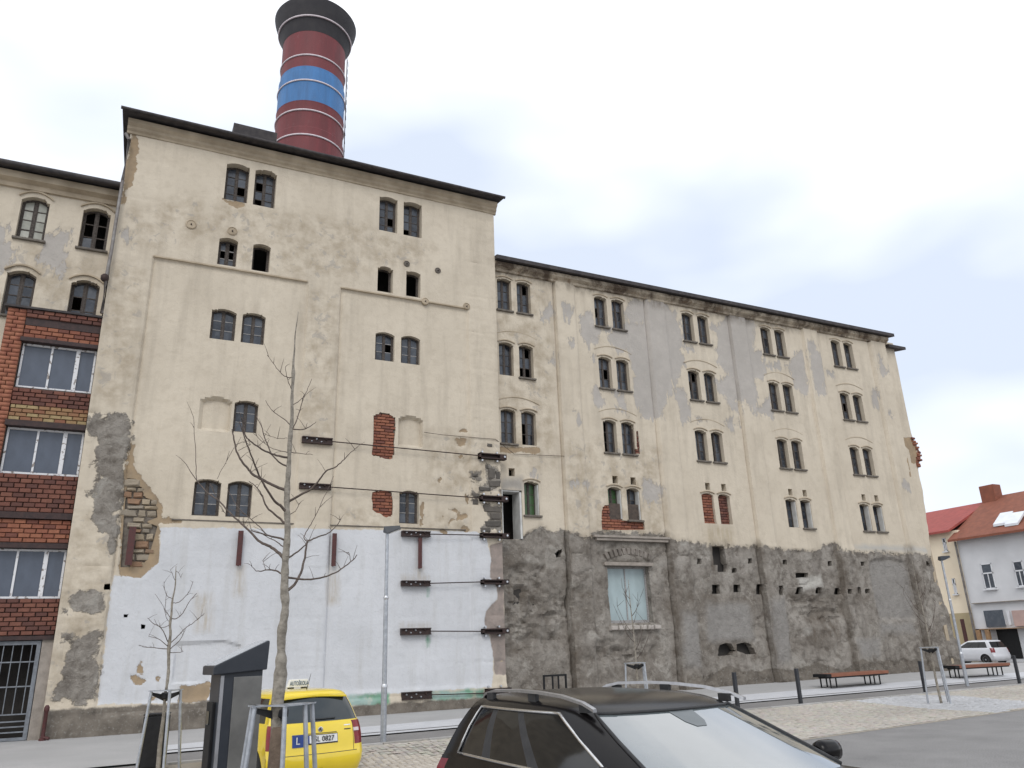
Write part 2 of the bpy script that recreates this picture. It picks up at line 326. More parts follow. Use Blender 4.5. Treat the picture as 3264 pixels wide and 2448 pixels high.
sheet('side_street', lambda x: STRIP(x), lambda x: 60, [38.5, 42, 46, 62], lambda x, y: .0, M['lane'], 2)
sheet('pavement', lambda x: KERB(x)+.5, lambda x: 24.3, [-40, -20, -10, -4, -2, 0, .7], lambda x, y: .02, M['paving'], 4)
# kerb stones along the cobbles, each its own stone
kb = thing('kerb', (0, KERB(0), 0), 'x', 'kerb'); del kb['label']; del kb['category']; kb['kind'] = 'structure'
M['kerbstone'] = varied('kerb_granite', (.40, .39, .37), (.48, .47, .455), (.36, .34, .31), sc=5)
ang = math.atan(.072)
for j, x in enumerate(np.arange(1.0, 33.0, 1.0)):
    mb = MB().box((0, 0, -.3), (.985, .16, .035)); me = mb.me('kerb_stone') if j == 0 else me
    if j == 0: me.materials.append(M['kerbstone'])
    inst('kerb_stone', me, kb, (x, KERB(x)-.02, 0), rot=(0, 0, ang))
# cobbles: the 300 that show largest are pieces, the rest one mesh
def cobbles():
    gx = .118; pts = []
    for x in np.arange(2.2, 31.5, gx):
        y0, y1 = ASPH(x)+.06, KERB(x)-.09
        if x < 11: y0 = max(y0, 9.5)
        n = int((y1-y0)/.112)
        for k in range(n): pts.append((x+random.uniform(-.012, .012), y0+(k+.5)*(y1-y0)/n+random.uniform(-.012, .012)))
    P = np.array(pts)
    v = np.column_stack([P, np.zeros(len(P))])-O3; w = v@FW; px = CX+FPX*(v@RT)/w; py = CY-FPX*(v@UP)/w
    inview = (px > 1150) & (px < 3264) & (py < 2448); blocked = (px > 1440) & (py > 2448-(px-1440)*.9) & (px < 2680) & (py > 2260+np.abs(px-1900)*.12)
    ok = inview & ~((px < 1160)) & ~blocked
    score = np.where(ok, w, 1e6); order = np.argsort(score); near = order[:300]; rest = order[300:]
    g = G('cobble_stone'); r = g.rnd(); col = g.mix(r, (.42, .375, .315), (.50, .455, .39)); r2 = g.math('FRACT', g.math('MULTIPLY', r, 5.7)); col = g.mix(g.ramp(r2, .7, .85), col, (.36, .33, .30)); g.bump(g.noise(25, 3), .4, .01)
    mo = g.fin(col, .85)
    g = G('cobble_stones'); col = g.attrc('tint'); g.bump(g.noise(60, 3), .4, .01); mr = g.fin(col, .85)
    def cob(sx, sy, h):
        a = .055*sx; b = .052*sy; c = .75
        V = [(-a,-b,-.05),(a,-b,-.05),(a,b,-.05),(-a,b,-.05),(-a,-b,h*.45),(a,-b,h*.45),(a,b,h*.45),(-a,b,h*.45),(-a*c,-b*c,h),(a*c,-b*c,h),(a*c,b*c,h),(-a*c,b*c,h)]
        Q = [(0,1,5,4),(1,2,6,5),(2,3,7,6),(3,0,4,7),(4,5,9,8),(5,6,10,9),(6,7,11,10),(7,4,8,11),(8,9,10,11)]
        return np.array(V), Q
    root = tag(bpy.data.objects.new('cobbles', None), kind='structure'); COL.objects.link(root); root.location = (8, 14, 0); PM[root.name] = Matrix.Translation((8, 14, 0))
    ms = []
    for k in range(4):
        V, Q = cob(random.uniform(.9, 1.05), random.uniform(.9, 1.05), .016+.004*k); me = mesh_np('cobble', V, Q); me.materials.append(mo); ms.append(me)
    for i in near: inst('cobble', ms[i % 4], root, (P[i, 0], P[i, 1], float(gz(P[i, 0], P[i, 1]))), rot=(random.uniform(-.04, .04), random.uniform(-.04, .04), random.uniform(-.12, .12)))
    V0, Q0 = cob(1, 1, .02); V0 = V0[4:]; Q0 = np.array([(0,1,5,4),(1,2,6,5),(2,3,7,6),(3,0,4,7),(4,5,6,7)])
    n = len(rest); PP = P[rest]; R = RNG.uniform(-.12, .12, n); S = RNG.uniform(.88, 1.06, (n, 2)); H = RNG.uniform(.7, 1.3, n)
    X = V0[None, :, 0]*S[:, :1]; Y = V0[None, :, 1]*S[:, 1:]; Zc = V0[None, :, 2]*H[:, None]
    W3 = np.stack([PP[:, :1]+X*np.cos(R)[:, None]-Y*np.sin(R)[:, None], PP[:, 1:]+X*np.sin(R)[:, None]+Y*np.cos(R)[:, None], Zc+gz(PP[:, :1], PP[:, 1:])+RNG.uniform(-.004, .004, (n, 1))], 2)
    Q = (Q0[None]+(np.arange(n)*8)[:, None, None]).reshape(-1, 4)
    me = mesh_np('cobble_field', W3.reshape(-1, 3), Q); me.materials.append(mr)
    base = np.array([.42, .385, .335])*RNG.uniform(.88, 1.10, (n, 1))*RNG.uniform(.96, 1.04, (n, 3))
    tp = np.array([onZ('B6', x, y)[:2] for x, y in ((930, 540), (1500, 600), (2000, 625), (2400, 560), (1750, 505), (1350, 495))])
    ing = sdist(PP, tp)[0] > 0; base[ing] = np.array([.44, .44, .445])*RNG.uniform(.9, 1.1, (ing.sum(), 1))
    blot = fbm(PP[:, 0], PP[:, 1], 3, .5)[:, None]; base = base*(1+.25*blot)
    at = me.color_attributes.new('tint', 'FLOAT_COLOR', 'FACE') if False else me.attributes.new('tint', 'FLOAT_COLOR', 'FACE')
    at.data.foreach_set('color', np.repeat(np.column_stack([base, np.ones(n)]), 5, 0).astype(np.float32).ravel())
    tag(link(bpy.data.objects.new('cobble_field', me), root), kind='stuff')
cobbles()
# ------------------------------------------------------------------ walls with openings
def arch(x0, x1, zb, zt, rise=.14, n=7, jit=0.0):
    w = x1-x0; r = rise*w; p = [(x0, zb), (x1, zb)]
    for k in range(n):
        t = k/(n-1); p.append((x1-w*t, zt-r+r*4*t*(1-t)))
    return np.array(p)
def rect(x0, x1, z0, z1): return np.array([(x0, z0), (x1, z0), (x1, z1), (x0, z1)])
ATTRS = ('white', 'ochre', 'grey', 'stain', 'rough', 'plinth', 'green', 'pink', 'pale', 'smooth', 'drip_and_shade', 'streak')
def facade(name, X0, X1, Z0, Z1, Y, ops, relief, attrs, parent, step=.06, warp=None):
    nx = int(round((X1-X0)/step)); nz = int(round((Z1-Z0)/step))
    gx, gz = np.meshgrid(np.linspace(X0, X1, nx+1), np.linspace(Z0, Z1, nz+1), indexing='ij'); P = np.column_stack([gx.ravel(), gz.ravel()])
    idx = np.arange((nx+1)*(nz+1)).reshape(nx+1, nz+1)
    border = np.zeros(len(P), bool); border[idx[0]] = border[idx[-1]] = True; border[idx[:, 0]] = border[idx[:, -1]] = True
    own = np.full(len(P), -1)
    for k, op in enumerate(ops):
        pl = op['poly']; d, nr = sdist(P, pl, .3); s = (np.abs(d) < .55*step) & ~border
        P[s] = nr[s]; own[s] = k
        for c in pl:
            dd = ((P-c)**2).sum(1); dd[border] = 9; i = dd.argmin()
            if dd[i] < (1.2*step)**2: P[i] = c; own[i] = k
    if warp is not None: P = warp(P)
    Q = np.stack([idx[:-1, :-1], idx[1:, :-1], idx[1:, 1:], idx[:-1, 1:]], -1).reshape(-1, 4)
    C = P[Q].mean(1); kill = np.zeros(len(Q), bool); dep = np.full(len(P), .3)
    for k, op in enumerate(ops):
        kill |= sdist(C, op['poly'], .3)[0] > 0; dep[own == k] = op.get('depth', .3)
    Q = Q[~kill]
    y = Y-relief(P)
    V = np.column_stack([P[:, 0], y, P[:, 1]])
    # openings: extrude every inner boundary edge inwards
    E = np.concatenate([Q[:, [0, 1]], Q[:, [1, 2]], Q[:, [2, 3]], Q[:, [3, 0]]]); key = np.sort(E, 1); u, inv, cnt = np.unique(key[:, 0].astype(np.int64)*len(P)+key[:, 1], return_inverse=True, return_counts=True)
    be = E[cnt[inv] == 1]; be = be[~(border[be[:, 0]] & border[be[:, 1]])]
    bv = np.unique(be); mp_ = np.full(len(P), -1); mp_[bv] = np.arange(len(bv))+len(P)
    V2 = np.column_stack([P[bv, 0], Y+dep[bv], P[bv, 1]]); Q2 = np.stack([be[:, 1], be[:, 0], mp_[be[:, 0]], mp_[be[:, 1]]], 1)
    Vall = np.concatenate([V, V2]); me = mesh_np(name, Vall, np.concatenate([Q, Q2])); src = np.concatenate([np.arange(len(P)), bv])
    Pa = P[src]
    for a in ATTRS:
        val = attrs[a](P)[src] if a in attrs else np.full(len(src), -.6)
        if a in ('white', 'stain', 'drip_and_shade', 'plinth') : pass
        me.attributes.new(a, 'FLOAT', 'POINT').data.foreach_set('value', val.astype(np.float32))
    me.materials.append(M['plaster']); o = bpy.data.objects.new(name, me); link(o, parent)
    me.polygons.foreach_set('use_smooth', np.concatenate([np.ones(len(Q), bool), np.zeros(len(Q2), bool)])); me.set_sharp_from_angle(angle=math.radians(28))
    return o
def st(d, w=.035): return np.clip(d/w*.5+.5, 0, 1)
# ---- pieces set into walls
def piece_meshes(name, mat, n=4, j=.06, bev=.10):
    r = []
    for k in range(n):
        mb = MB(); c = bev
        def q(v): return (v[0]+random.uniform(-j, j)*.5, v[1], v[2]+random.uniform(-j, j)*.5)
        B = [(-.5, .5, -.5), (.5, .5, -.5), (.5, .5, .5), (-.5, .5, .5)]; F = [q((-.5, -.5+c*2, -.5)), q((.5, -.5+c*2, -.5)), q((.5, -.5+c*2, .5)), q((-.5, -.5+c*2, .5))]
        T = [q((-.5+c*.6, -.5+random.uniform(-j, j), -.5+c)), q((.5-c*.6, -.5+random.uniform(-j, j), -.5+c)), q((.5-c*.6, -.5+random.uniform(-j, j), .5-c)), q((-.5+c*.6, -.5+random.uniform(-j, j), .5-c))]
        mb.add(B+F+T, [(0, 1, 5, 4), (1, 2, 6, 5), (2, 3, 7, 6), (3, 0, 4, 7), (4, 5, 9, 8), (5, 6, 10, 9), (6, 7, 11, 10), (7, 4, 8, 11), (8, 9, 10, 11)])
        me = mb.me(name); me.materials.append(mat); r.append(me)
    return r
BR = piece_meshes('brick', M['brick'], 4, .05); BRD = piece_meshes('brick', M['brick_dark'], 4, .05); STN = piece_meshes('stone', M['stone'], 6, .22, .16); QN = piece_meshes('stone', M['quoin'], 5, .16, .12)
def bricks_in(poly, Y, parent, meshes, L=.29, H=.10, joint=.014, thick=.10, proud=.0, name='brick', back=None, wob=.006):
    poly = np.asarray(poly); lo = poly.min(0); hi = poly.max(0); rows = int((hi[1]-lo[1])/H)+1; n = 0
    if back is not None:
        MB().box((lo[0]-.08, Y+thick*.55, lo[1]-.08), (hi[0]+.08, Y+thick*.55+.03, hi[1]+.08)).build('mortar_bed', back, parent)
    for r in range(rows):
        z = lo[1]+(r+.5)*H; off = (r % 2)*.5*L+random.uniform(-.02, .02)
        x = lo[0]-L+off
        while x < hi[0]+L:
            x0, x1 = x, x+L; pr = np.array([[xx, z] for xx in np.linspace(x0+.01, x1-.01, 9)]); ins = sdist(pr, poly, .2)[0] > -.012
            if ins.any():
                xs = pr[ins, 0]; a, b = xs.min()-.01, xs.max()+.01
                if b-a > .06:
                    inst(name, random.choice(meshes), parent, ((a+b)/2, Y+thick/2-proud+random.uniform(-wob, wob), z), (b-a-joint, thick, H-joint)); n += 1
            x += L
    return n
def stones_in(poly, Y, parent, meshes, hmin=.12, hmax=.24, lmin=.18, lmax=.46, thick=.16, back=M['mortar'], name='stone'):
    poly = np.asarray(poly); lo = poly.min(0); hi = poly.max(0); z = lo[1]
    if back is not None: MB().box((lo[0]-.08, Y+thick*.5, lo[1]-.08), (hi[0]+.08, Y+thick*.5+.03, hi[1]+.08)).build('mortar_bed', back, parent)
    while z < hi[1]:
        h = random.uniform(hmin, hmax); x = lo[0]-random.uniform(0, .2)
        while x < hi[0]:
            l = random.uniform(lmin, lmax); c = np.array([[x+l/2, z+h/2], [x+.05, z+h/2], [x+l-.05, z+h/2]]); d = sdist(c, poly, .3)[0]
            if d[0] > 0.0 and d.min() > -.06: inst(name, random.choice(meshes), parent, (x+l/2, Y+thick/2+random.uniform(-.02, .02), z+h/2), (l-.025, thick, h-.022), (0, random.uniform(-.05, .05), 0))
            x += l
        z += h
PANE = MB().box((-.5, -.5, -.5), (.5, .5, .5)).me('pane'); PANE.materials.append(M['glass'])
def window(parent, x0, x1, zb, zt, Y, depth=.22, cols=2, rows=3, gone=(), rise=.14, fm='frame', bars='frame_grey', bw=.022, mid=.06, fw=.055, half=None, sill=None, pane=None, inner=1.0):
    """old casement: arched frame, middle post, glazing bars, single panes; gone: panes that are missing"""
    yf = Y+depth; outer = arch(x0-.02, x1+.02, zb-.01, zt+.02, rise); inner_ = arch(x0+fw, x1-fw, zb+fw, zt-fw, rise)
    o = MB().ring(outer, inner_, yf, yf+.07).build('window', M[fm], parent); PM[o.name] = Matrix.Identity(4)
    mb = MB(); ms = MB(); xi0, xi1, zi0, zi1 = x0+fw, x1-fw, zb+fw, zt-fw; cw = (xi1-xi0)/cols
    if cols > 1:
        for c in range(1, cols): xm = xi0+cw*c; ms.box((xm-mid/2, yf+.005, zi0-.01), (xm+mid/2, yf+.06, zi1+.0))
    rh = (zi1-zi0)/rows
    for r in range(1, rows): z = zi0+rh*r; MB().box((xi0-.01, yf+.02, z-bw/2), (xi1+.01, yf+.045, z+bw/2)).build('glazing_bar', M[bars], o)
    for c in range(cols):
        for sx in (xi0+cw*c+(mid/2 if c else 0), xi0+cw*(c+1)-(mid/2 if c < cols-1 else 0)-bw): ms.box((sx, yf+.018, zi0), (sx+bw, yf+.048, zi1))
    ms.build('sash_stiles', M[fm], o)
    for c in range(cols):
        for r in range(rows):
            if (c, r) in gone: continue
            a = xi0+cw*c+.01; b = xi0+cw*(c+1)-.01; z0 = zi0+rh*r; z1 = z0+rh
            inst('pane', pane or PANE, o, ((a+b)/2, yf+.035, (z0+z1)/2), (b-a, .004, z1-z0), (random.uniform(-.05, .05), 0, random.uniform(-.05, .05)))
    if sill: MB().box((x0-.06, Y-.09, zb-.075), (x1+.06, Y+depth+.02, zb-.005)).build('sill', M['sill'], o, bevel=.012)
    return o
# ------------------------------------------------------------------ tall malthouse block
tall = thing('malthouse', (4.7, YT, 0), 'tall cream plastered malthouse block with white painted base and steel tie plates', 'building')
TC = [(1.40, 2.12), (2.30, 2.99), (6.54, 7.20), (7.43, 8.11)]; TS = [(1.40, 1.96), (2.43, 2.97), (6.54, 7.08), (7.56, 8.08)]
def jitp(p, a, n=3):
    p = np.asarray(p); r = []
    for u, v in zip(p, np.roll(p, -1, 0)):
        for k in range(n): t = k/n; r.append(u+(v-u)*t+np.array([random.uniform(-a, a), random.uniform(-a, a)]))
    return np.array(r)
t_ops = []; t_win = []
for x0, x1 in TC: t_ops.append(dict(poly=arch(x0, x1, 15.75, 17.15), depth=.26)); t_win.append((x0, x1, 15.75, 17.15, 1))
for x0, x1 in TS: t_ops.append(dict(poly=arch(x0, x1, 13.40, 14.37), depth=.30)); t_win.append((x0, x1, 13.40, 14.37, 2))
for x0, x1 in TC: t_ops.append(dict(poly=arch(x0, x1, 10.93, 11.95), depth=.24)); t_win.append((x0, x1, 10.93, 11.95, 3))
t_ops.append(dict(poly=arch(2.29, 2.98, 8.09, 9.07), depth=.26)); t_win.append((2.29, 2.98, 8.09, 9.07, 4))
for x0, x1 in (TC[0], TC[1], (7.45, 8.10)): t_ops.append(dict(poly=arch(x0, x1, 5.57, 6.62), depth=.28)); t_win.append((x0, x1, 5.57, 6.62, 5))
bo1 = jitp([(6.53, 7.72), (6.62, 7.66), (7.15, 7.60), (7.25, 7.75), (7.27, 9.02), (6.9, 9.14), (6.55, 9.02)], .03); bo2 = jitp([(6.56, 5.95), (6.8, 5.86), (7.0, 5.74), (7.26, 5.82), (7.22, 6.52), (6.9, 6.60), (6.58, 6.52)], .03)
t_ops += [dict(poly=bo1, depth=.2), dict(poly=bo2, depth=.2)]
rub = PT('A5', [(46, 740), (95, 745), (150, 850), (205, 870), (215, 960), (150, 985), (215, 1010), (190, 1100), (160, 1200), (60, 1240), (8, 1240), (26, 950)])
t_ops.append(dict(poly=rub, depth=.25))
t_holes = [PT('A3', p) for p in ([(820, 640), (845, 640), (845, 660), (820, 660)], [(935, 705), (965, 710), (960, 735), (935, 738)], [(683, 440), (730, 435), (730, 475), (690, 478)])]
t_ops += [dict(poly=p, depth=.2) for p in t_holes]
panels = [rect(-.40, 4.20, .5, 13.29), rect(5.30, 9.84, .5, 13.27)]
niches = [arch(1.38, 2.20, 8.09, 9.07), arch(7.40, 8.20, 8.09, 9.07), PT('A3', [(1160, 835), (1350, 828), (1490, 818), (1595, 850), (1600, 1095), (1150, 1100)])]
t_white = PT('A3', [(640, 1240), (690, 880), (742, 420), (752, 388), (830, 382), (935, 390), (1000, 325), (1050, 300), (1066, 170), (1050, 62)]).tolist()+PT('A5', [(1000, 1025), (1960, 1040), (2050, 1060)]).tolist()+PT('B3', [(130, 790), (155, 900), (150, 1040), (200, 1120), (205, 1210), (120, 1300), (115, 1400), (150, 1500), (170, 1600)]).tolist()+PT('C8', [(1060, 660), (1040, 785)]).tolist()+PT('A6', [(1700, 1118), (1230, 1150)]).tolist()+PT('A3', [(1340, 1225)]).tolist()
t_och = [PT('A5', [(52, 545), (92, 545), (85, 690), (130, 770), (215, 845), (255, 955), (345, 985), (228, 1008), (230, 1130), (215, 1215), (130, 1290), (5, 1290), (20, 900)]),
 PT('A1', [(1010, 280), (1055, 340), (1050, 420), (1020, 560), (1000, 620), (1010, 690), (960, 740), (945, 830), (900, 830), (985, 300)]),
 PT('A4', [(587, 588), (720, 615), (660, 640), (610, 615)]), PT('A4', [(755, 955), (838, 970), (832, 1000), (745, 985)])]
t_och += [PT('A3', p) for p in ([(870, 1020), (920, 1050), (965, 1080), (910, 1105), (850, 1075)], [(1195, 1112), (1380, 1105), (1380, 1222), (1180, 1222)], [(1020, 1050), (1065, 1050), (1072, 1180), (1040, 1100)], [(905, 990), (930, 935), (950, 950), (945, 1030), (915, 1020)], [(980, 1200), (1060, 1150), (1060, 1230), (1000, 1230)])]
t_och += [PT('C7', p) for p in ([(1050, 130), (1120, 80), (1160, 130), (1140, 150)], [(1000, 220), (1150, 220), (1120, 310), (1060, 320)], [(755, 765), (800, 700), (838, 720), (825, 785)], [(900, 1105), (930, 1115), (1040, 1115), (1065, 1178), (1155, 1180), (1160, 1215), (1060, 1235), (960, 1250), (920, 1305), (925, 1260), (1030, 1212), (1035, 1160)], [(785, 1415), (810, 1370), (870, 1350), (905, 1412)], [(1070, 1375), (1110, 1330), (1172, 1370), (1165, 1398)], [(1035, 455), (1085, 412), (1110, 460), (1145, 478), (1090, 492)], [(590, 1040), (608, 1160), (600, 1290), (555, 1310), (545, 1180)], [(830, 1190), (862, 1180), (882, 1262), (840, 1262)], [(690, 1195), (760, 1215), (830, 1225), (760, 1235)], [(1135, 930), (1170, 980), (1170, 1070), (1140, 1030)])]
t_rough = [PT('A2', [(585, 855), (660, 850), (675, 890), (700, 925), (730, 860), (820, 880), (862, 960), (840, 1100), (790, 1500), (760, 1640), (690, 1650), (610, 1560), (625, 1480), (575, 1400), (642, 1380), (642, 1290), (600, 1260), (632, 1060), (580, 980)]),
 PT('A3', [(440, 505), (725, 470), (700, 650), (405, 640)]), PT('A3', [(400, 770), (690, 700), (650, 1240), (290, 1250), (390, 1050)]), PT('A3', [(700, 0), (780, 0), (760, 250), (720, 260)])]
t_rough += [PT('C7', p) for p in ([(1400, 590), (1500, 600), (1570, 760), (1570, 900), (1290, 890), (1300, 830), (1420, 830)], [(1350, 1080), (1575, 1080), (1575, 1345), (1360, 1340), (1440, 1250)], [(1205, 660), (1290, 670), (1280, 715), (1210, 715)], [(1210, 910), (1300, 915), (1290, 1065), (1215, 1065)])]
t_pink = [PT('B3', [(130, 790), (155, 900), (150, 1040), (200, 1120), (205, 1210), (120, 1300), (115, 1400), (150, 1500), (170, 1600), (190, 1780), (290, 1780), (270, 1500), (250, 770)])]
t_stain = [PT('A4', [(350, 560), (900, 640), (1300, 700), (1750, 850), (1700, 960), (1430, 980), (1240, 1060), (1050, 1050), (700, 950), (560, 800), (200, 880), (20, 880), (20, 650)]), rect(4.2, 5.3, 7.9, 13.2), rect(-1.6, -.4, 8.5, 13.0), rect(5.6, 9.8, 5.3, 6.0), rect(8.3, 11, 6.6, 8.6), rect(-1.6, -.4, .6, 5.5)]
t_green = [PT('A6', [(1120, 1145), (1420, 1130), (1420, 1215), (1130, 1225)]), PT('C8', [(380, 830), (960, 800), (960, 900), (500, 960), (380, 930)]), PT('C8', [(345, 215), (375, 215), (372, 360), (352, 360)]), PT('A6', [(1690, 380), (1712, 380), (1708, 450), (1695, 450)])]
t_grey = [PT('A1', [(900, 1000), (960, 1000), (980, 1080), (890, 1130)])]
t_streak = [PT('A5', p) for p in ([(650, 1240), (700, 1240), (695, 1400), (645, 1400)], [(1170, 1240), (1235, 1240), (1225, 1450), (1165, 1450)], [(1665, 1250), (1700, 1250), (1695, 1310), (1665, 1310)], [(1590, 1025), (1735, 1028), (1735, 1045), (1590, 1042)], [(430, 1390), (520, 1390), (520, 1600), (430, 1600)])]+[PT('A6', p) for p in ([(1520, 300), (1700, 305), (1700, 335), (1520, 332)], [(1510, 640), (1710, 642), (1710, 672), (1510, 670)])]
def t_relief(P):
    x, z = P[:, 0], P[:, 1]; r = .022*fbm(x, z, 4, .7)
    for p in panels: d_ = sdist(P, p)[0]; r = r-.07*st(d_)-.05*np.clip(1-np.abs(d_-.02)/.05, 0, 1)*(z < 13.2)*(z > .8)
    for k, p in enumerate(niches): r = r-(.15 if k < 2 else .07)*st(sdist(P, p)[0], .02)
    pier = ((x < -.42) | (x > 9.86) | ((x > 4.22) & (x < 5.28) & (z < 13.2))).astype(float)
    row = np.floor(z/.46); jz = np.minimum(z/.46-row, 1-(z/.46-row))*.46; u = x/.62+.5*(row % 2); jx = np.abs(u-np.round(u))*.62
    r = r-(pier*.012+.0035*(z < 5.4)+.002)*(np.clip(1-jz/.05, 0, 1)+.7*np.clip(1-jx/.05, 0, 1))*(vn(x*1.3, z*1.3)+.7)
    r = r-.03*st(sdu(P, t_och, .10, 2.5), .05)-.025*st(sdu(P, t_rough, .15, 2), .05)*(1+2*fbm(x, z, 3, 2.5))-.03*st(sdu(P, t_pink, .08, 2.5), .05)
    pl = st(.70-z+.05*fbm(x, z, 3, 2), .05); r = r+pl*(.05+.05*fbm(x, z, 4, 1.6))
    return r
def cl(v): return np.clip(v, -.6, .6)
t_attr = dict(white=lambda P: cl(sdu(P, [np.array(t_white)])), ochre=lambda P: cl(sdu(P, t_och, .10, 2.5)), rough=lambda P: cl(sdu(P, t_rough, .22, 2.6)-.10*(P[:, 1] < 5.0)*(P[:, 0] < 0)), pink=lambda P: cl(sdu(P, t_pink, .08, 2.5)),
 stain=lambda P: cl(sdu(P, t_stain)), green=lambda P: cl(sdu(P, t_green)), plinth=lambda P: cl(np.where(P[:, 0] > 4.0, .36, .68)-P[:, 1]), grey=lambda P: cl(sdu(P, t_grey)),
 drip_and_shade=lambda P: cl(sdu(P, [rect(-1.6, 11, -.2, .25)])-.1), streak=lambda P: cl(sdu(P, t_streak)))
facade('wall', -1.5, 10.98, -.12, 17.76, YT, t_ops, t_relief, t_attr, tall)
for i, (x0, x1, zb, zt, row) in enumerate(t_win):
    off = .07 if row >= 3 else 0
    if row == 1: window(tall, x0, x1, zb, zt, YT, .26, 2, 4, gone=[[(1, 1)], [(0, 2), (0, 0)], [(1, 1)], [(0, 0)]][i], bars='frame', fw=.06)
    elif row == 2:
        k = i-4
        if k == 0: window(tall, x0, x1, zb, zt, YT, .24, 2, 3, gone=[(1, 2), (0, 1), (1, 1)], bw=.03)
        else: window(tall, x0, x1, zb, zt, YT, .26, 1, 1, gone=[(0, 0)], fw=.05)
    else: window(tall, x0, x1, zb, zt, YT+off, [0, 0, 0, .15, .16, .18][row], 2, 3, gone=[(1, 1)] if i == 10 else [], bw=.022)
bricks_in(bo1, YT+.10, tall, BR, back=M['mortar']); bricks_in(bo2, YT+.10, tall, BR, back=M['mortar'])
stones_in(rub, YT+.09, tall, STN)
for a, b in (((1410, 600), (1495, 745)), ((1412, 752), (1560, 838)), ((1290, 835), (1430, 890)), ((1210, 668), (1275, 712)), ((1350, 1080), (1570, 1160)), ((1435, 1165), (1565, 1250)), ((1360, 1260), (1565, 1338)), ((1215, 985), (1285, 1060)), ((1372, 555), (1405, 605)), ((1395, 288), (1455, 332)), ((1500, 640), (1555, 745)), ((1210, 912), (1290, 960)), ((1300, 1345), (1440, 1410))):
    p = PT('C7', [a, b]); c = p.mean(0); w, h = abs(p[1]-p[0]); inst('stone', random.choice(QN), tall, (c[0], YT+.045, c[1]), (w, .13, h), (0, random.uniform(-.04, .04), 0))
# cornice, eave, roof, shell
def run(name, x0, x1, prof, mat, parent):
    """profile in (y,z) swept along x"""
    n = len(prof); V = [(x0, y, z) for y, z in prof]+[(x1, y, z) for y, z in prof]
    return MB().add(V, [tuple(range(n-1, -1, -1)), tuple(range(n, 2*n))]+[(i, (i+1) % n, (i+1) % n+n, i+n) for i in range(n)]).build(name, mat, parent)
run('cornice', -1.6, 11.06, [(YT+.05, 17.38), (YT-.03, 17.39), (YT-.04, 17.46), (YT-.10, 17.52), (YT-.11, 17.60), (YT-.20, 17.68), (YT-.22, 17.81), (YT+.05, 17.81)], M['cornice'], tall)
run('roof', -1.78, 11.2, [(YT-.50, 17.86), (YT-.50, 17.95), (29.4, 19.1), (35.4, 17.9), (35.4, 17.75), (29.4, 18.9)], M['roof_edge'], tall)
MB().tube([(-1.82, YT-.54, 17.89), (11.22, YT-.54, 17.87)], .055, 10).build('gutter', M['roof_edge'], tall, smooth=True, auto=50)
MB().box((-1.49, YT+.05, 0), (-1.3, 35, 17.8)).build('side_wall', M['cornice'], tall)
MB().box((10.8, YT+.05, 0), (10.97, 35, 17.8)).build('side_wall', M['cornice'], tall)
MB().box((-1.5, 34.8, 0), (10.97, 35, 17.8)).build('back_wall', M['cornice'], tall)
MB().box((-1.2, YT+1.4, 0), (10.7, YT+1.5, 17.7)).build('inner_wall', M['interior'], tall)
p0 = onY('D', 505, 265, 25.6); p1 = onY('D', 592, 285, 25.6)
run('roof_hatch', p0[0], p1[0]+.1, [(25.6, 18.2), (25.45, p0[2]-.20), (25.45, p0[2]-.10), (26.8, p0[2]+.05), (26.9, 18.2)], M['roof_edge'], tall)
# downpipe
dp = [onY('A1', x, y, YT-.16) for x, y in ((950, 296), (977, 345), (925, 655), (886, 900), (842, 1180), (800, 1400), (768, 1655))]
MB().tube(dp, [.05]*7, 10).build('downpipe', M['zinc'], tall, smooth=True, auto=50)
c = onY('A1', 792, 1385, YT-.16); MB().lathe((c[0], c[1], c[2]-.12), [(.06, 0), (.11, .06), (.11, .16), (.06, .22)], 14).build('pipe_collar', M['rust'], tall, smooth=True, auto=40)
# steel tie plates, rods, red bars, anchor discs
def plate(a, b, k, bolts=True, y=YT-.02):
    p = PT(k, [a, b]); x0, x1 = sorted(p[:, 0]); z0, z1 = sorted(p[:, 1]); mb = MB(); w = x1-x0; h = z1-z0
    mb.box((x0, y-.10, z0), (x1, y+.08, z0+.03)); mb.box((x0, y-.10, z1-.03), (x1, y+.08, z1)); mb.box((x0, y-.05, z0+.03), (x1, y+.08, z1-.03))
    o = mb.build('tie_plate', M['rust'], tall)
    for k2 in range(5 if bolts else 0):
        bx = x0+w*(.15+.16*k2); bz = z0+h*(.68 if k2 % 2 == 0 else .32); M2 = Matrix.Translation((bx, y-.055, bz)) @ Matrix.Rotation(math.pi/2, 4, 'X')
        b_ = MB(); b_.lathe((0, 0, 0), [(.024, -.02), (.030, 0), (.026, .03), (.012, .05)], 8); b_.v = [tuple(M2 @ Vector(v)) for v in b_.v]; b_.build('bolt', M['bolt'] if k2 < 4 else M['rust'], o)
    return x0, x1, (z0+z1)/2
def channel(a, b, k, y=YT-.02):
    p = PT(k, [a, b]); x0, x1 = sorted(p[:, 0]); z0, z1 = sorted(p[:, 1]); mb = MB(); h = z1-z0
    mb.box((x0, y-.16, z0), (x1+.02, y+.05, z0+.035)); mb.box((x0, y-.16, z1-.035), (x1+.02, y+.05, z1)); mb.box((x0, y-.04, z0), (x1-.1, y+.05, z1)); mb.box((x0, y-.16, z0), (x0+.05, y+.04, z1)); mb.box((x1-.22, y-.165, z0+.005), (x1+.02, y+.04, z1-.005))
    o = mb.build('tie_channel', M['rust'], tall)
    for bx in (x0+.12, x1-.30):
        for bz in (z0-.055, z1+.055): MB().tube([(bx, y-.10, bz), (bx, y+.03, bz)], .032, 8).build('bolt', M['bolt'], o)
    MB().tube([(x1-.06, y-.20, (z0+z1)/2), (x1-.06, y-.13, (z0+z1)/2)], .035, 8).build('bolt', M['bolt'], o)
    return x0, x1, (z0+z1)/2
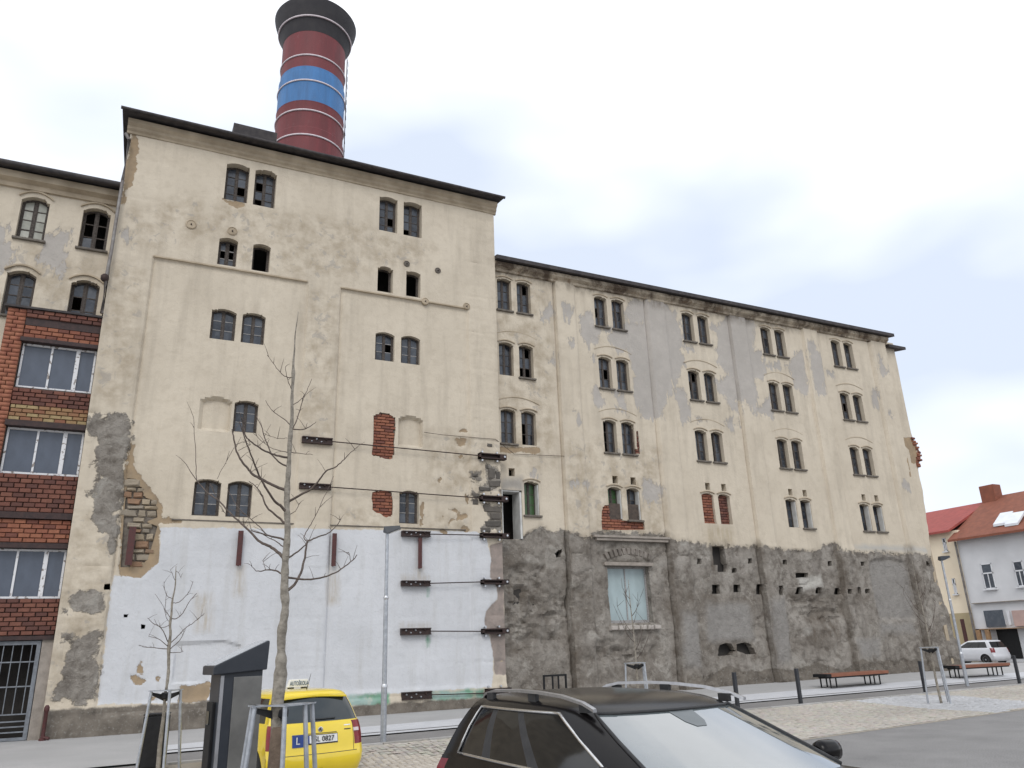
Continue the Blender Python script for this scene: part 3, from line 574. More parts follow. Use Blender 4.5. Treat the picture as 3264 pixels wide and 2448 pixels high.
for (k, a, b), (k2, a2, b2) in zip((('A5', (1022, 512), (1190, 562)), ('A5', (1007, 772), (1182, 814)), ('A5', (1580, 1040), (1737, 1075)), ('A5', (1578, 1318), (1737, 1350)), ('A6', (1502, 672), (1710, 716)), ('A6', (1505, 1124), (1717, 1168))),
  (('C7', (1275, 418), (1605, 510)), ('C7', (1295, 950), (1625, 1035)), ('C7', (1297, 1420), (1637, 1490)), ('B3', (75, 1062), (270, 1098)), ('B3', (78, 1432), (272, 1468)), ('C8', (960, 800), (1230, 880)))):
    q = plate(a, b, k); w = channel(a2, b2, k2)
    MB().tube([(q[1]-.02, YT-.09, q[2]), (w[0]+.03, YT-.10, w[2])], .018, 6).build('tie_rod', M['rust'], tall)
for pts, w in (([(75, 1018), (60, 1232)], .17), ([(680, 1040), (672, 1235)], .14), ([(1207, 1055), (1198, 1237)], .13), ([(1684, 1078), (1681, 1250)], .12)):
    p = PT('A5', pts); z0, z1 = sorted(p[:, 1]); x = p[:, 0].mean()-w*.1
    mb = MB().box((x-w/2, YT-.07, z0), (x+w/2, YT-.045, z1)); mb.box((x-.018, YT-.045, z0), (x+.018, YT+.10, z1)); mb.build('anchor_beam', M['redrust'], tall)
for (cx, cy), r, mm in (((403, 730), .155, 'cornice'), ((633, 768), .15, 'cornice'), ((1608, 950), .11, 'sill'), ((1782, 988), .11, 'sill'), ((1712, 1160), .13, 'cornice'), ((1943, 1188), .13, 'cornice')):
    c = PT('A4', [(cx, cy)])[0]; M2 = Matrix.Translation((c[0], YT, c[1])) @ Matrix.Rotation(math.pi/2, 4, 'X')
    mb = MB(); mb.lathe((0, 0, 0), [(r, -.03), (r, .03), (r*.85, .045), (r*.80, .028), (r*.25, .028)], 22); mb.v = [tuple(M2 @ Vector(v)) for v in mb.v]; o = mb.build('anchor_disc', M[mm], tall, auto=30, smooth=True)
    MB().tube([(c[0], YT-.075, c[1]-.01), (c[0], YT, c[1]-.01)], .022, 8).build('bolt', M['rust'], o)
wr_ = [onY('C7', x, y, YT-.03) for x, y in ((600, 150), (830, 182), (1170, 212), (1500, 238))]+[onY('B3', x, y, YW-.05) for x, y in ((330, 112), (700, 128), (840, 138))]
MB().tube(wr_, .009, 5).build('cable', M['rust'], tall)
MB().tube([onY('B3', x, y, YW-.05) for x, y in ((840, 138), (812, 180), (806, 300), (808, 410))], .012, 5).build('cable', M['rust'], tall)
# thin ledges over the recessed panels and above the white base
for a, b, z in ((-.40, 4.20, 13.29), (5.30, 9.84, 13.27)): MB().box((a, YT-.03, z), (b, YT+.05, z+.045)).build('ledge', M['cornice'], tall)
MB().box((.9, YT+.045, 5.42), (9.7, YT+.10, 5.45)).build('ledge', M['sill'], tall)
# ------------------------------------------------------------------ long wing
wing = thing('malthouse_wing', (22, YW, 0), 'long four-storey cream and grey wing with paired arched windows above a bare rubble base', 'building')
WX = [11.16, 15.38, 19.66, 23.96, 28.22]; WZ = [(13.60, 14.90), (11.04, 12.32), (8.52, 9.78), (6.05, 7.23)]
w_ops = []; w_win = []
for c, x in enumerate(WX):
    for r, (zb, zt) in enumerate(WZ):
        for k in range(2):
            if r == 3 and c == 0 and k == 0: continue
            x0 = x+.81*k; w_ops.append(dict(poly=arch(x0, x0+.58, zb, zt), depth=.28 if r == 3 else .2)); w_win.append((x0, x0+.58, zb, zt, c, r, k))
        if r == 3:
            for k in range(2):
                if c == 0 and k == 1: continue
                w_ops.append(dict(poly=rect(x+.24+.80*k, x+.47+.80*k, 7.36, 7.64), depth=.3))
w_ops.append(dict(poly=rect(11.11, 11.88, 5.22, 6.88), depth=.5))
w_ops.append(dict(poly=rect(15.15, 16.94, 2.46, 4.39), depth=.35))
w_ops.append(dict(poly=rect(19.93, 20.52, 4.5, 5.2), depth=.35))
hole_px = [(190, 685, 14, 20), (575, 682, 15, 20), (843, 690, 15, 18), (1180, 700, 15, 18), (1423, 703, 14, 17), (320, 895, 30, 34), (485, 888, 26, 30), (650, 895, 25, 38), (805, 905, 22, 36), (950, 905, 22, 26), (1095, 905, 22, 22), (1245, 910, 22, 24), (1315, 913, 16, 18), (1385, 905, 14, 24), (1465, 910, 16, 16), (460, 752, 17, 18), (1945, 850, 28, 80), (1897, 705, 16, 18), (968, 790, 45, 18), (370, 735, 32, 30)]
for x, y, a, b in hole_px: w_ops.append(dict(poly=jitp(PW('B4', [(x-a, y-b), (x+a, y-b), (x+a, y+b), (x-a, y+b)])[::-1], .012, 2), depth=.25))
w_ops.append(dict(poly=jitp(PW('B3', [(640, 860), (690, 825), (700, 840), (680, 890), (645, 895)])[::-1], .01, 2), depth=.3))
cav = [PW('B4', [(345, 1405), (345, 1320), (390, 1300), (440, 1310), (475, 1360), (440, 1392)])[::-1], PW('B4', [(482, 1362), (482, 1312), (540, 1296), (590, 1312), (622, 1385), (560, 1388)])[::-1]]
w_ops += [dict(poly=p, depth=.35) for p in cav]
bp = jitp(PW('B3', [(990, 545), (1010, 500), (1050, 495), (1058, 606), (1310, 618), (1315, 685), (990, 682)])[::-1], .02, 2); w_ops.append(dict(poly=bp, depth=.15))
bq = jitp(PW('B1', [(1252, 1480), (1268, 1480), (1283, 1650), (1256, 1650)])[::-1], .015, 2); w_ops.append(dict(poly=bq, depth=.12))
PIL = [(13.58, 14.48), (17.85, 18.80), (22.20, 23.12), (26.44, 27.40), (30.80, 31.88)]
w_line = PW('B3', [(230, 762), (400, 748), (440, 700), (540, 645), (600, 720), (700, 700), (830, 735), (920, 742), (920, 692), (1485, 712), (1500, 772), (1640, 772), (1800, 790)]).tolist()+PW('B4', [(260, 560), (400, 570), (640, 575), (900, 605), (1110, 600), (1120, 568), (1210, 548), (1230, 600), (1500, 612), (1975, 642)]).tolist()
w_rough = [np.array([[10.5, -.5]]+[[10.5, w_line[0][1]]]+w_line+[[34, w_line[-1][1]], [34, -.5]])]
w_grey = [PW('B1', p) for p in ([(665, 500), (720, 520), (770, 570), (760, 640), (740, 700), (700, 650)], [(820, 620), (900, 590), (930, 640), (935, 690), (1080, 710), (1000, 735), (940, 760), (960, 800), (900, 830), (920, 930), (895, 880), (840, 800)],
 [(1180, 720), (1240, 1000), (1240, 1180), (1280, 1330), (1330, 1380), (1430, 1390), (1450, 1280), (1490, 1180), (1510, 1100), (1560, 1250), (1600, 1420), (1650, 1420), (1670, 1300), (1640, 1200), (1560, 1120), (1590, 1050), (1640, 980), (1600, 880), (1690, 870), (1620, 800), (1590, 640), (1460, 500), (1320, 480), (1190, 510), (1200, 640), (1285, 660)],
 [(1080, 710), (1230, 660), (1270, 760), (1230, 880), (1090, 860), (1060, 780)], [(1840, 700), (1920, 640), (1950, 590), (2080, 610), (2133, 680), (2150, 900), (2140, 1200), (2110, 1330), (2060, 1250), (2030, 1340), (1990, 1280), (1880, 1180), (1870, 1100), (1960, 1060), (1920, 1000), (1870, 900), (1860, 780)], [(570, 940), (640, 900), (630, 980), (560, 1000)], [(735, 800), (780, 790), (790, 830), (750, 835)], [(920, 1140), (980, 1150), (990, 1260), (940, 1250)], [(1100, 1200), (1140, 1190), (1145, 1330), (1110, 1320)], [(780, 1340), (810, 1345), (815, 1420), (785, 1420)], [(520, 640), (600, 520), (620, 560), (560, 660)], [(1700, 1380), (1790, 1390), (1800, 1440), (1720, 1430)])]
w_grey += [PW('B2', p) for p in ([(290, 230), (400, 260), (440, 380), (480, 520), (540, 520), (570, 650), (560, 720), (480, 720), (495, 880), (465, 990), (425, 900), (380, 700), (340, 480)], [(200, 500), (285, 470), (330, 620), (360, 820), (380, 1000), (330, 960), (260, 860), (220, 740), (290, 700), (215, 610)], [(870, 440), (950, 480), (990, 650), (1025, 860), (960, 860), (920, 760), (890, 600)], [(745, 640), (800, 520), (860, 510), (880, 640), (905, 830), (850, 840), (790, 760)], [(580, 620), (670, 620), (680, 650), (590, 650)], [(1020, 650), (1090, 680), (1090, 720), (1040, 720)], [(1410, 560), (1440, 580), (1490, 710), (1440, 700)], [(280, 1050), (370, 1030), (385, 1100), (320, 1105)], [(515, 960), (600, 880), (612, 1015), (540, 1000)], [(1380, 820), (1410, 820), (1430, 960), (1395, 940)], [(140, 330), (270, 340), (250, 400), (200, 400)], [(1600, 1530), (1650, 1540), (1655, 1580)], [(1470, 980), (1530, 980), (1550, 1030), (1490, 1010)], [(380, 330), (420, 330), (430, 430), (390, 430)])]
w_grey += [PW('B3', p) for p in ([(1310, 310), (1400, 320), (1450, 380), (1420, 470), (1350, 500), (1300, 420)], [(730, 330), (800, 290), (870, 330), (860, 360), (760, 360)], [(780, 130), (850, 120), (850, 170), (800, 160)], [(430, 240), (485, 225), (490, 280), (430, 285)])]
w_smooth = [PW('B4', p) for p in ([(1480, 690), (1530, 668), (1650, 662), (1750, 692), (1790, 745), (1850, 1120), (1570, 1120), (1510, 900)], [(240, 1000), (560, 1000), (620, 1290), (260, 1290)], [(1560, 1150), (1810, 1150), (1830, 1220), (1570, 1230)], [(1360, 1280), (1560, 1260), (1560, 1400), (1400, 1420)], [(40, 1080), (170, 1080), (200, 1490), (60, 1490)], [(700, 980), (830, 960), (880, 1440), (760, 1480)])]+[PW('B3', [(235, 300), (390, 290), (402, 390), (235, 380)])]
w_pale = [PW('B4', [(930, 800), (1120, 780), (1130, 880), (950, 930)]), PW('B4', [(1350, 555), (1700, 560), (1950, 590), (1950, 630), (1500, 608), (1360, 600)]), PW('B3', [(1570, 775), (1645, 772), (1630, 810), (1590, 810)]), PW('B4', [(975, 1190), (1050, 1180), (1050, 1240), (980, 1245)]), PW('B4', [(1320, 1460), (1490, 1450), (1490, 1500), (1320, 1500)])]
w_ruin = [PW('B3', [(255, 1000), (560, 960), (600, 1130), (830, 1150), (860, 1260), (780, 1400), (700, 1560), (260, 1600)]), PW('B3', [(930, 1540), (1130, 1550), (1400, 1560), (1420, 1660), (950, 1660)]), PW('B4', [(860, 930), (1240, 930), (1300, 1080), (1240, 1200), (900, 1100)])]
w_arch = PW('B3', [(985, 880), (1100, 850), (1240, 838), (1380, 880), (1400, 925), (985, 925)])
def w_relief(P):
    x, z = P[:, 0], P[:, 1]; r = .02*fbm(x, z, 4, .7); r = r-.11*sum(np.clip(1-np.abs(x-a+.02)/.055, 0, 1) for a, b in PIL)*(.7+.6*vn(x*0+3, z*.8))
    for a, b in PIL: r = r+(.085+.06*st(5.2-z, .2))*st(np.minimum(x-a, b-x), .045)
    rg = sdu(P, w_rough, .10, 1.5); rm = st(rg, .06)
    rn = fbm(x, z*1.3, 5, 1.3); crs = np.abs(fbm(x+40, z, 4, .9)); gv = sum(np.clip(1-np.abs(x-a+.03)/.07, 0, 1) for a, b in PIL)
    sm = st(sdu(P, w_smooth, .08, 2), .06); ru = st(sdu(P, w_ruin, .25, 1.5), .2)
    r = r+rm*(-.045+(.075*rn-.05*np.clip(.10-crs, 0, .1)/.1)*(1-.75*sm)-ru*(.10+.34*np.abs(fbm(x, z*1.5, 5, 1.7)))-.10*gv)
    r = r-.016*st(sdu(P, w_grey, .12, 2.2), .05)*(1-rm)-.10*st(sdist(P, w_smooth[0])[0], .06)+.05*st(sdist(P, w_arch)[0], .04)
    r = r-.22*st(x-31.93, .06); r = r+rm*.05*st(.45-z+.2*fbm(x, z, 3, 1.2), .1)
    return r
def w_warp(P):
    x, z = P[:, 0].copy(), P[:, 1]; e = np.clip((x-32.2)/.62, 0, 1); dz = .10*fbm(z*0+3, z, 4, 1.1)*np.clip((12-z)/4, 0, 1)+.34*np.exp(-((z-9.9)/.55)**2)+np.interp(z, [0, 1, 5, 8, 15], [.42, .34, -.35, -.05, 0.0])
    x = x+e*dz; return np.column_stack([x, z])
w_attr = dict(grey=lambda P: cl(sdu(P, w_grey, .12, 2.2)), rough=lambda P: cl(sdu(P, w_rough, .10, 1.5)), smooth=lambda P: cl(sdu(P, w_smooth, .08, 2)), pale=lambda P: cl(sdu(P, w_pale)-.05), drip_and_shade=lambda P: cl(np.maximum.reduce([sdu(P, [rect(10.9, 26.2, 14.95, 15.6)]), sdu(P, [rect(a-.10, a+.05, .2, 5.3) for a, b in PIL])+.12, sdu(P, [PW('B4', p) for p in ([(280, 540), (390, 540), (430, 760), (280, 760)], [(60, 930), (640, 950), (640, 985), (60, 980)], [(860, 925), (1500, 950), (1500, 990), (860, 980)], [(330, 1290), (640, 1290), (640, 1420), (330, 1420)], [(980, 1080), (1250, 1080), (1300, 1300), (1000, 1300)])]+[PW('B3', p) for p in ([(255, 920), (570, 930), (570, 970), (255, 970)], [(255, 1140), (480, 1130), (480, 1200), (255, 1200)], [(260, 1560), (430, 1570), (430, 1620), (260, 1620)], [(780, 1160), (960, 1170), (960, 1200), (780, 1190)])])-.02])), plinth=lambda P: cl(.62-P[:, 1]+.35*fbm(P[:, 0], P[:, 1], 4, .9)+np.where(P[:, 0] > 18, .1, -.2)),  # the strips along the pilaster edges paint shade into the grooves
 streak=lambda P: cl(sdu(P, [rect(19.7, 21.0, 5.3, 5.95)])), stain=lambda P: cl(sdu(P, [rect(10.9, 13.5, 7.6, 15), rect(13.5, 18, 5.3, 9), rect(19.3, 20.8, 5.3, 5.95)])-.1), ochre=lambda P: cl(sdu(P, [PW('B3', [(225, 60), (530, 65), (530, 105), (215, 100)]), PW('B2', [(1625, 1330), (1680, 1360), (1685, 1460), (1650, 1470)]), PW('B2', [(1615, 1165), (1720, 1160), (1760, 1360), (1700, 1360), (1680, 1260)])], .06, 3)))
facade('wall', 10.98, 32.85, -.12, 15.45, YW, w_ops, w_relief, w_attr, wing, warp=w_warp)
def tinted(name, c, rough=.25):
    me = PANE.copy(); me.materials.clear(); me.materials.append(simple(name, c, tuple(v*.82 for v in c), 2.5, rough, bump=0)); return me
PGREEN = tinted('green_glass', (.045, .10, .035)); PPALE = tinted('pale_blind', (.36, .44, .45), .35)
gset = {(0, 0, 1): [(1, 2)], (1, 0, 0): [(0, 1)], (0, 1, 1): [(1, 2), (0, 0), (1, 0)], (0, 2, 1): [(0, 1), (0, 0)], (1, 1, 0): [(1, 1)], (1, 2, 0): [(0, 0), (0, 1), (0, 2)], (2, 1, 0): [(1, 2), (0, 1)], (2, 2, 1): [(0, 0), (0, 1), (0, 2)], (4, 1, 0): [(0, 2), (0, 1), (0, 0), (1, 1)], (3, 2, 0): [(0, 0)], (3, 1, 0): [(0, 2)], (3, 0, 0): [(0, 2)]}
M['jamb'] = simple('white_limewashed_jamb', (.60, .60, .58), (.48, .48, .46), 4, .9)
for x0, x1, zb, zt, c, r, k in w_win:
    if r == 3 and c == 2:
        pl = arch(x0, x1, zb, zt); bricks_in(pl, YW+(.10 if k == 0 else .16), wing, BR if k == 0 else BRD, back=M['mortar_dark'], H=.105)
        continue
    o = window(wing, x0, x1, zb, zt, YW, .27 if r == 3 else .19, 2, 3, gone=gset.get((c, r, k), []), bars='frame', bw=.022, mid=.05, fw=.045, sill=(not (r == 1 and c == 0 and k == 0)) and not (c == 0 and r == 2 and k == 1) and r < 3 or (r == 3 and (c, k) in ((0, 1), (1, 1), (3, 1), (4, 0), (4, 1))), pane=PGREEN if r == 3 and (c, k) in ((0, 1), (1, 0)) else None)
    if r == 3: MB().box((x1-.035, YW+.04, zb+.02), (x1-.004, YW+.268, zt-.10)).build('jamb_lining', M['jamb'], o)
def hood(parent, a, b, z, rise, th, Y, pr=.045):
    n = 10; mb = MB(); V = []; 
    for i in range(n+1): x = a+(b-a)*i/n; zz = z+rise*4*(i/n)*(1-i/n); V += [(x, Y-pr, zz), (x, Y-pr, zz+th), (x, Y+.03, zz+th+.01), (x, Y+.03, zz)]
    mb.add(V, [(i*4+j, i*4+4+j, i*4+4+(j+1) % 4, i*4+(j+1) % 4) for i in range(n) for j in range(4)]).build('hood_moulding', M['cornice'], parent)
for c, x in enumerate(WX):
    for r, (zb, zt) in enumerate(WZ):
        if r in (1, 2): hood(wing, x-.16, x+1.56, zt+.26, .20, .025, YW, .012)
        if not (r == 3 and c == 0): hood(wing, x-.05, x+.64, zt-.02, .085, .03, YW)
        hood(wing, x+.76, x+1.45, zt-.02, .085, .03, YW)
mb = MB().box((11.80, YW+.03, 5.24), (11.875, YW+.62, 6.87)); mb.box((11.10, YW-.03, 5.24), (11.135, YW+.55, 6.87)); mb.box((11.11, YW+.03, 6.83), (11.875, YW+.55, 6.878)); mb.build('doorway_lining', M['jamb'], wing)
# big pale window in the rubble base
mb = MB(); x0, x1, z0, z1 = 15.15, 16.94, 2.46, 4.39; y = YW+.30
o = MB().ring(rect(x0, x1, z0, z1), rect(x0+.06, x1-.06, z0+.10, z1-.06), y, y+.06).build('window', M['frame_grey'], wing); PM[o.name] = Matrix.Identity(4)
MB().box((16.02, y+.01, z0+.1), (16.06, y+.05, z1-.06)).build('mullion', M['frame_grey'], o)
for a, b in ((x0+.05, 16.03), (16.05, x1-.05)): inst('pane', PPALE, o, ((a+b)/2, y+.04, (z0+z1)/2), (b-a, .006, z1-z0-.1), (0, 0, random.uniform(-.01, .01)))
M['lintel'] = simple('worn_lintel_stone', (.33, .29, .25), (.24, .21, .18), 5, .92, bump=.6)
MB().box((15.0, YW-.06, 4.40), (17.08, YW+.2, 4.52)).build('lintel', M['lintel'], wing, bevel=.015)
p = PW('B3', [(920, 690), (1485, 712)]); MB().box((p[0][0], YW-.16, 5.36), (p[1][0], YW+.05, 5.44)).build('string_course', M['lintel'], wing, bevel=.015); MB().box((p[0][0]+.1, YW-.11, 5.26), (p[1][0]-.05, YW+.05, 5.355)).build('string_course', M['lintel'], wing, bevel=.015)
SB = piece_meshes('brick', varied('pale_sill_brick', (.42, .38, .34), (.48, .44, .40), (.34, .30, .26)), 3, .10, .12)
SB2 = piece_meshes('brick', varied('grey_arch_brick', (.20, .175, .15), (.26, .23, .20), (.15, .13, .11)), 3, .10, .12)
for k in range(7): inst('brick', random.choice(SB), wing, (15.17+.30*k, YW-.05, 2.30), (.245, .24, .15), (0, random.uniform(-.03, .03), 0))
for k in range(11):
    t = k/10; ang_ = (t-.5)*.9; inst('brick', random.choice(SB2), wing, (15.15+1.8*t, YW+.02, 4.72+.18*(1-(2*t-1)**2)), (.13, .14, .24), (0, ang_, 0))
bricks_in(bp, YW+.05, wing, BR, back=M['mortar_dark']); bricks_in(bq, YW+.03, wing, BRD, back=M['mortar_dark'], L=.26)
for k in range(14):
    z = 9.25+.1*k+random.uniform(-.02, .02); e = .34*math.exp(-((z-9.9)/.55)**2); inst('brick', random.choice(BR), wing, (32.72+e+random.uniform(-.06, .05), YW+.28+random.uniform(-.05, .05), z), (random.uniform(.18, .3), .26, .095), (0, random.uniform(-.15, .15), random.uniform(-.3, .3)))
MB().box((10.98, YW+.37, -.1), (32.5, YW+.42, 5.20)).build('inner_wall', M['interior'], wing)  # backing sheet behind the openings; their deep shade is put into its dark colour
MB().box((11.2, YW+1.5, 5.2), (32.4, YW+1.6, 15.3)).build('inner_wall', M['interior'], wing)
MB().box((32.5, YW+.3, -.1), (32.7, 34, 15.0)).build('side_wall', M['cornice'], wing); MB().box((11, 33.8, -.1), (32.7, 34, 15.0)).build('back_wall', M['cornice'], wing)
run('cornice', 10.985, 31.95, [(YW+.05, 15.12), (YW-.08, 15.14), (YW-.10, 15.22), (YW-.24, 15.30), (YW-.26, 15.44), (YW+.05, 15.44)], M['cornice_ruin'], wing)
o = run('roof', 10.985, 32.15, [(YW-.45, 15.45), (YW-.45, 15.60), (28.7, 16.6), (34.4, 15.5), (34.4, 15.35), (28.7, 16.4)], M['roof_edge'], wing)
run('roof', 32.16, 33.35, [(YW-.05, 15.08), (YW-.05, 15.22), (28.7, 16.2), (34.4, 15.3), (34.4, 15.15), (28.7, 16.0)], M['roof_edge'], wing)
run('roof_hatch', 17.6, 18.9, [(YW+.2, 15.6), (YW+.15, 15.86), (YW+1.6, 16.15), (YW+1.7, 15.7)], M['roof_edge'], wing)
# ------------------------------------------------------------------ left wing
lw = thing('plastered_wing', (-6, YL, 0), 'cream plastered wing with grey bare patches behind the red brick annex', 'building')
LX = [(-4.06, -3.34), (-2.46, -1.72)]; l_ops = []
for x0, x1 in LX:
    for zb, zt in ((13.45, 14.84), (11.02, 12.42)): l_ops.append(dict(poly=arch(x0, x1, zb, zt, .2), depth=.2))
l_grey = [PF('A1', p, YL) for p in ([(-60, 940), (0, 950), (60, 1000), (100, 1130), (100, 1290), (0, 1380), (-60, 1380)], [(380, 1080), (440, 1020), (550, 1010), (545, 1120), (480, 1170), (530, 1210), (480, 1350), (400, 1330), (260, 1250), (320, 1170), (310, 1090)])]
facade('wall', -7.5, -1.56, 8.0, 15.42, YL, l_ops, lambda P: .015*fbm(P[:, 0], P[:, 1], 4, .8)-.018*st(sdu(P, l_grey, .12, 2.2), .05), dict(grey=lambda P: cl(sdu(P, l_grey, .12, 2.2)), stain=lambda P: cl(sdu(P, [rect(-7, -1.6, 11, 13.4), rect(-7, -1.6, 14.9, 15.5)])-.1)), lw)
for i, (x0, x1) in enumerate(LX):
    for j, (zb, zt) in enumerate(((13.45, 14.84), (11.02, 12.42))):
        window(lw, x0, x1, zb, zt, YL, .19, 2, 4 if i == 0 else 3, gone=[[[], []], [[(0, 1), (0, 2), (1, 0), (1, 1), (1, 2)], [(0, 1)]]][i][j], rise=.2, sill=True, bw=.03, bars='frame', pane=tinted('curtained_pane', (.33, .33, .28)) if (i, j) == (0, 0) else None)
        hood(lw, x0-.08, x1+.08, zt-.05, .19, .05, YL, .06)
MB().box((-12, YL+.0, 0), (-7.5, YL+.3, 15.4)).build('wall', M['cornice'], lw); MB().box((-7.5, YL+.02, -.1), (-3.85, YL+.3, 7.99)).build('wall', M['cornice'], lw)
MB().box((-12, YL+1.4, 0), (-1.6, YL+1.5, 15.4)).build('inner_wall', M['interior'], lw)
run('cornice', -12, -1.52, [(YL+.05, 15.0), (YL-.08, 15.02), (YL-.10, 15.15), (YL-.28, 15.22), (YL-.30, 15.42), (YL+.05, 15.42)], M['cornice'], lw)
run('roof', -12, -1.52, [(YL-.52, 15.44), (YL-.52, 15.60), (29, 16.7), (35, 15.5), (35, 15.3), (29, 16.5)], M['roof_edge'], lw)
MB().tube([(-12, YL-.56, 15.50), (-1.56, YL-.56, 15.48)], .07, 10).build('gutter', M['roof_edge'], lw, smooth=True, auto=50)
# ------------------------------------------------------------------ brick annex
an = thing('brick_annex', (-2.65, YA, 0), 'red brick stair annex with wide white-framed windows and a barred gate', 'building')
MB().box((-3.80, YA+.11, 0), (-3.36, YA+.5, 11.1)).build('wall', M['mortar_dark'], an)
spans = [(10.88, 11.12, BRD), (10.29, 10.66, BR), (7.93, 8.88, None), (5.50, 6.50, BRD), (4.72, 5.32, BR), (2.44, 3.33, BRD)]
for z0, z1, mm in spans:
    MB().box((-3.36, YA+.10, z0), (-1.51, YA+.45, z1)).build('wall', M['mortar_dark'], an)
    if mm is None:
        bricks_in(rect(-3.36, -1.515, z0, z0+.44), YA+.02, an, piece_meshes('brick', varied('yellow_mixed_brick', (.33, .215, .105), (.25, .10, .06), (.36, .27, .14)), 3, .05), H=.11, L=.27); bricks_in(rect(-3.36, -1.515, z0+.44, z1), YA+.02, an, BRD, H=.117, L=.27)
    else: bricks_in(rect(-3.36, -1.515, z0, z1), YA+(.02 if z1 < 10.8 else -.03), an, mm, H=(z1-z0)/round((z1-z0)/.118), L=.27)
# the narrow pier beside the windows, joined: more bricks than single pieces allow
V = []; Q = []; k = 0; H = .118
for r in range(94):
    z = .02+H*r
    for x0, x1 in (((-3.82, -3.56), (-3.55, -3.37)) if r % 2 else ((-3.82, -3.66), (-3.65, -3.37))):
        j = random.uniform(-.006, .006); V += [(x0+.005, YA+.12, z), (x1-.005, YA+.12, z), (x1-.005, YA+.12, z+H-.013), (x0+.005, YA+.12, z+H-.013), (x0+.005, YA+.0+j, z), (x1-.005, YA+j, z), (x1-.005, YA+j, z+H-.013), (x0+.005, YA+j, z+H-.013)]
        Q += [(k+4, k+5, k+6, k+7), (k, k+1, k+5, k+4), (k+1, k+2, k+6, k+5), (k+2, k+3, k+7, k+6), (k+3, k, k+4, k+7)]; k += 8
me = mesh_np('pier_bricks', V, Q); g = G('pier_brick'); nn = g.noise(4.5, 2); col = g.mix(g.ramp(nn, .35, .65), (.24, .085, .052), (.32, .13, .074)); g.bump(g.noise(30, 3), .4, .01); me.materials.append(g.fin(col, .9)); tag(link(bpy.data.objects.new('pier_bricks', me), an), kind='stuff')
for z0, z1, pr in ((10.66, 10.88, -.02), (10.17, 10.285, .05), (7.77, 7.925, .05), (5.33, 5.49, .05), (4.58, 4.71, .04), (2.33, 2.43, .05)): MB().box((-3.40 if z1 < 10.5 else -3.36, YA-pr, z0), (-1.515, YA+.3, z1)).build('steel_beam', M['beam'], an)
MB().box((-3.90, YA-.08, 11.12), (-1.515, YL-.02, 11.18)).build('parapet_coping', M['roof_edge'], an)
GP = tinted('blue_grey_sheet_glass', (.085, .10, .13), .2)
for z0, z1 in ((8.89, 10.16), (6.52, 7.76), (3.34, 4.57)):
    x0, x1 = -3.34, -1.53; y = YA+.16; o = MB().ring(rect(x0, x1, z0, z1), rect(x0+.05, x1-.05, z0+.05, z1-.05), y, y+.07).build('window', M['frame_white'], an); PM[o.name] = Matrix.Identity(4)
    xm = [x0+.05, x0+.72, x0+1.36, x1-.05]
    MB().box((xm[1]-.025, y+.005, z0+.05), (xm[1]+.025, y+.06, z1-.05)).build('mullion', M['frame_white'], o); MB().box((xm[2]-.05, y-.005, z0+.05), (xm[2]+.05, y+.06, z1-.05)).build('mullion', M['frame_white'], o)
    for a, b in zip(xm, xm[1:]): inst('pane', GP, o, ((a+b)/2, y+.04, (z0+z1)/2), (b-a, .005, z1-z0-.08), (random.uniform(-.01, .01), 0, random.uniform(-.02, .02)))
MB().box((-3.36, YA+1.2, 0), (-1.6, YA+1.25, 11)).build('inner_wall', M['interior'], an); MB().box((-3.36, YA+.3, 10.9), (-1.6, YA+1.3, 11.0)).build('ceiling', M['interior'], an)
MB().box((-1.76, YA+.02, -.05), (-1.51, YA+.4, 2.33)).build('wall', M['lintel'], an)
M['gate'] = simple('grey_painted_gate', (.20, .215, .235), (.13, .14, .155), 8, .55)
gt = MB().ring(rect(-3.36, -1.78, .03, 2.31), rect(-3.28, -1.87, .10, 2.22), YA+.05, YA+.11).build('gate', M['gate'], an); PM[gt.name] = Matrix.Identity(4)
for k in range(7): x = -3.17+.20*k; MB().tube([(x, YA+.08, .62), (x, YA+.08, 2.23)], .012, 6).build('bar', M['gate'], gt)
for z in (.62, 1.25, 1.82, .22, .34, .46): MB().box((-3.29, YA+.065, z-.015), (-1.86, YA+.095, z+.015)).build('crossbar', M['gate'], gt)
# old red fire pipe by the gate
fp = thing('standpipe', (-1.42, YT-.22, .02), 'short dark red standpipe against the wall beside the barred gate', 'pipe')
MB().lathe((-1.42, YT-.22, .02), [(.08, 0), (.08, .04), (.045, .06), (.045, .64), (.06, .66), (.06, .74), (.03, .79)], 14).build('pipe', M['redrust'], fp, smooth=True, auto=40); MB().tube([(-1.42, YT-.22, .10), (-1.28, YT-.30, .06)], .035, 8).build('outlet', M['redrust'], fp)
# ------------------------------------------------------------------ chimney on the roof
chx, chy = 5.0, 29.5; ch = thing('kiln_chimney', (chx, chy, 18.5), 'wide round kiln chimney painted dark red and blue with white hoops', 'chimney')
def sheet_paint(name, c):
    g = G(name); s1 = g.noise(2.2, 6, .65, co=g.coord('Object', (1, 1, .12))); s2 = g.noise(6, 5, .7); col = g.mix(g.ramp(s1, .38, .68), c, tuple(v*.62+.006 for v in c)); col = g.mix(g.math('MULTIPLY', g.ramp(s2, .60, .72), .45), col, tuple(v*.6+.09 for v in c)); col = g.mix(g.math('MULTIPLY', g.ramp(s2, .28, .36), .0), col, (.1, .1, .1)); g.bump(g.noise(18, 4, .6), .3, .02); return g.fin(col, .68)
cred = sheet_paint('dark_red_sheet', (.175, .030, .034)); cblu = sheet_paint('blue_sheet', (.045, .165, .38)); cblk = simple('sooty_sheet', (.022, .020, .024), (.035, .032, .034), 2, .75, bump=.15); cwht = simple('white_hoop', (.75, .66, .68), (.62, .55, .57), 6, .6, bump=0)
def seg(name, prof, mat): return MB().lathe((chx, chy, 0), prof, 64).build(name, mat, ch, smooth=True, auto=35)
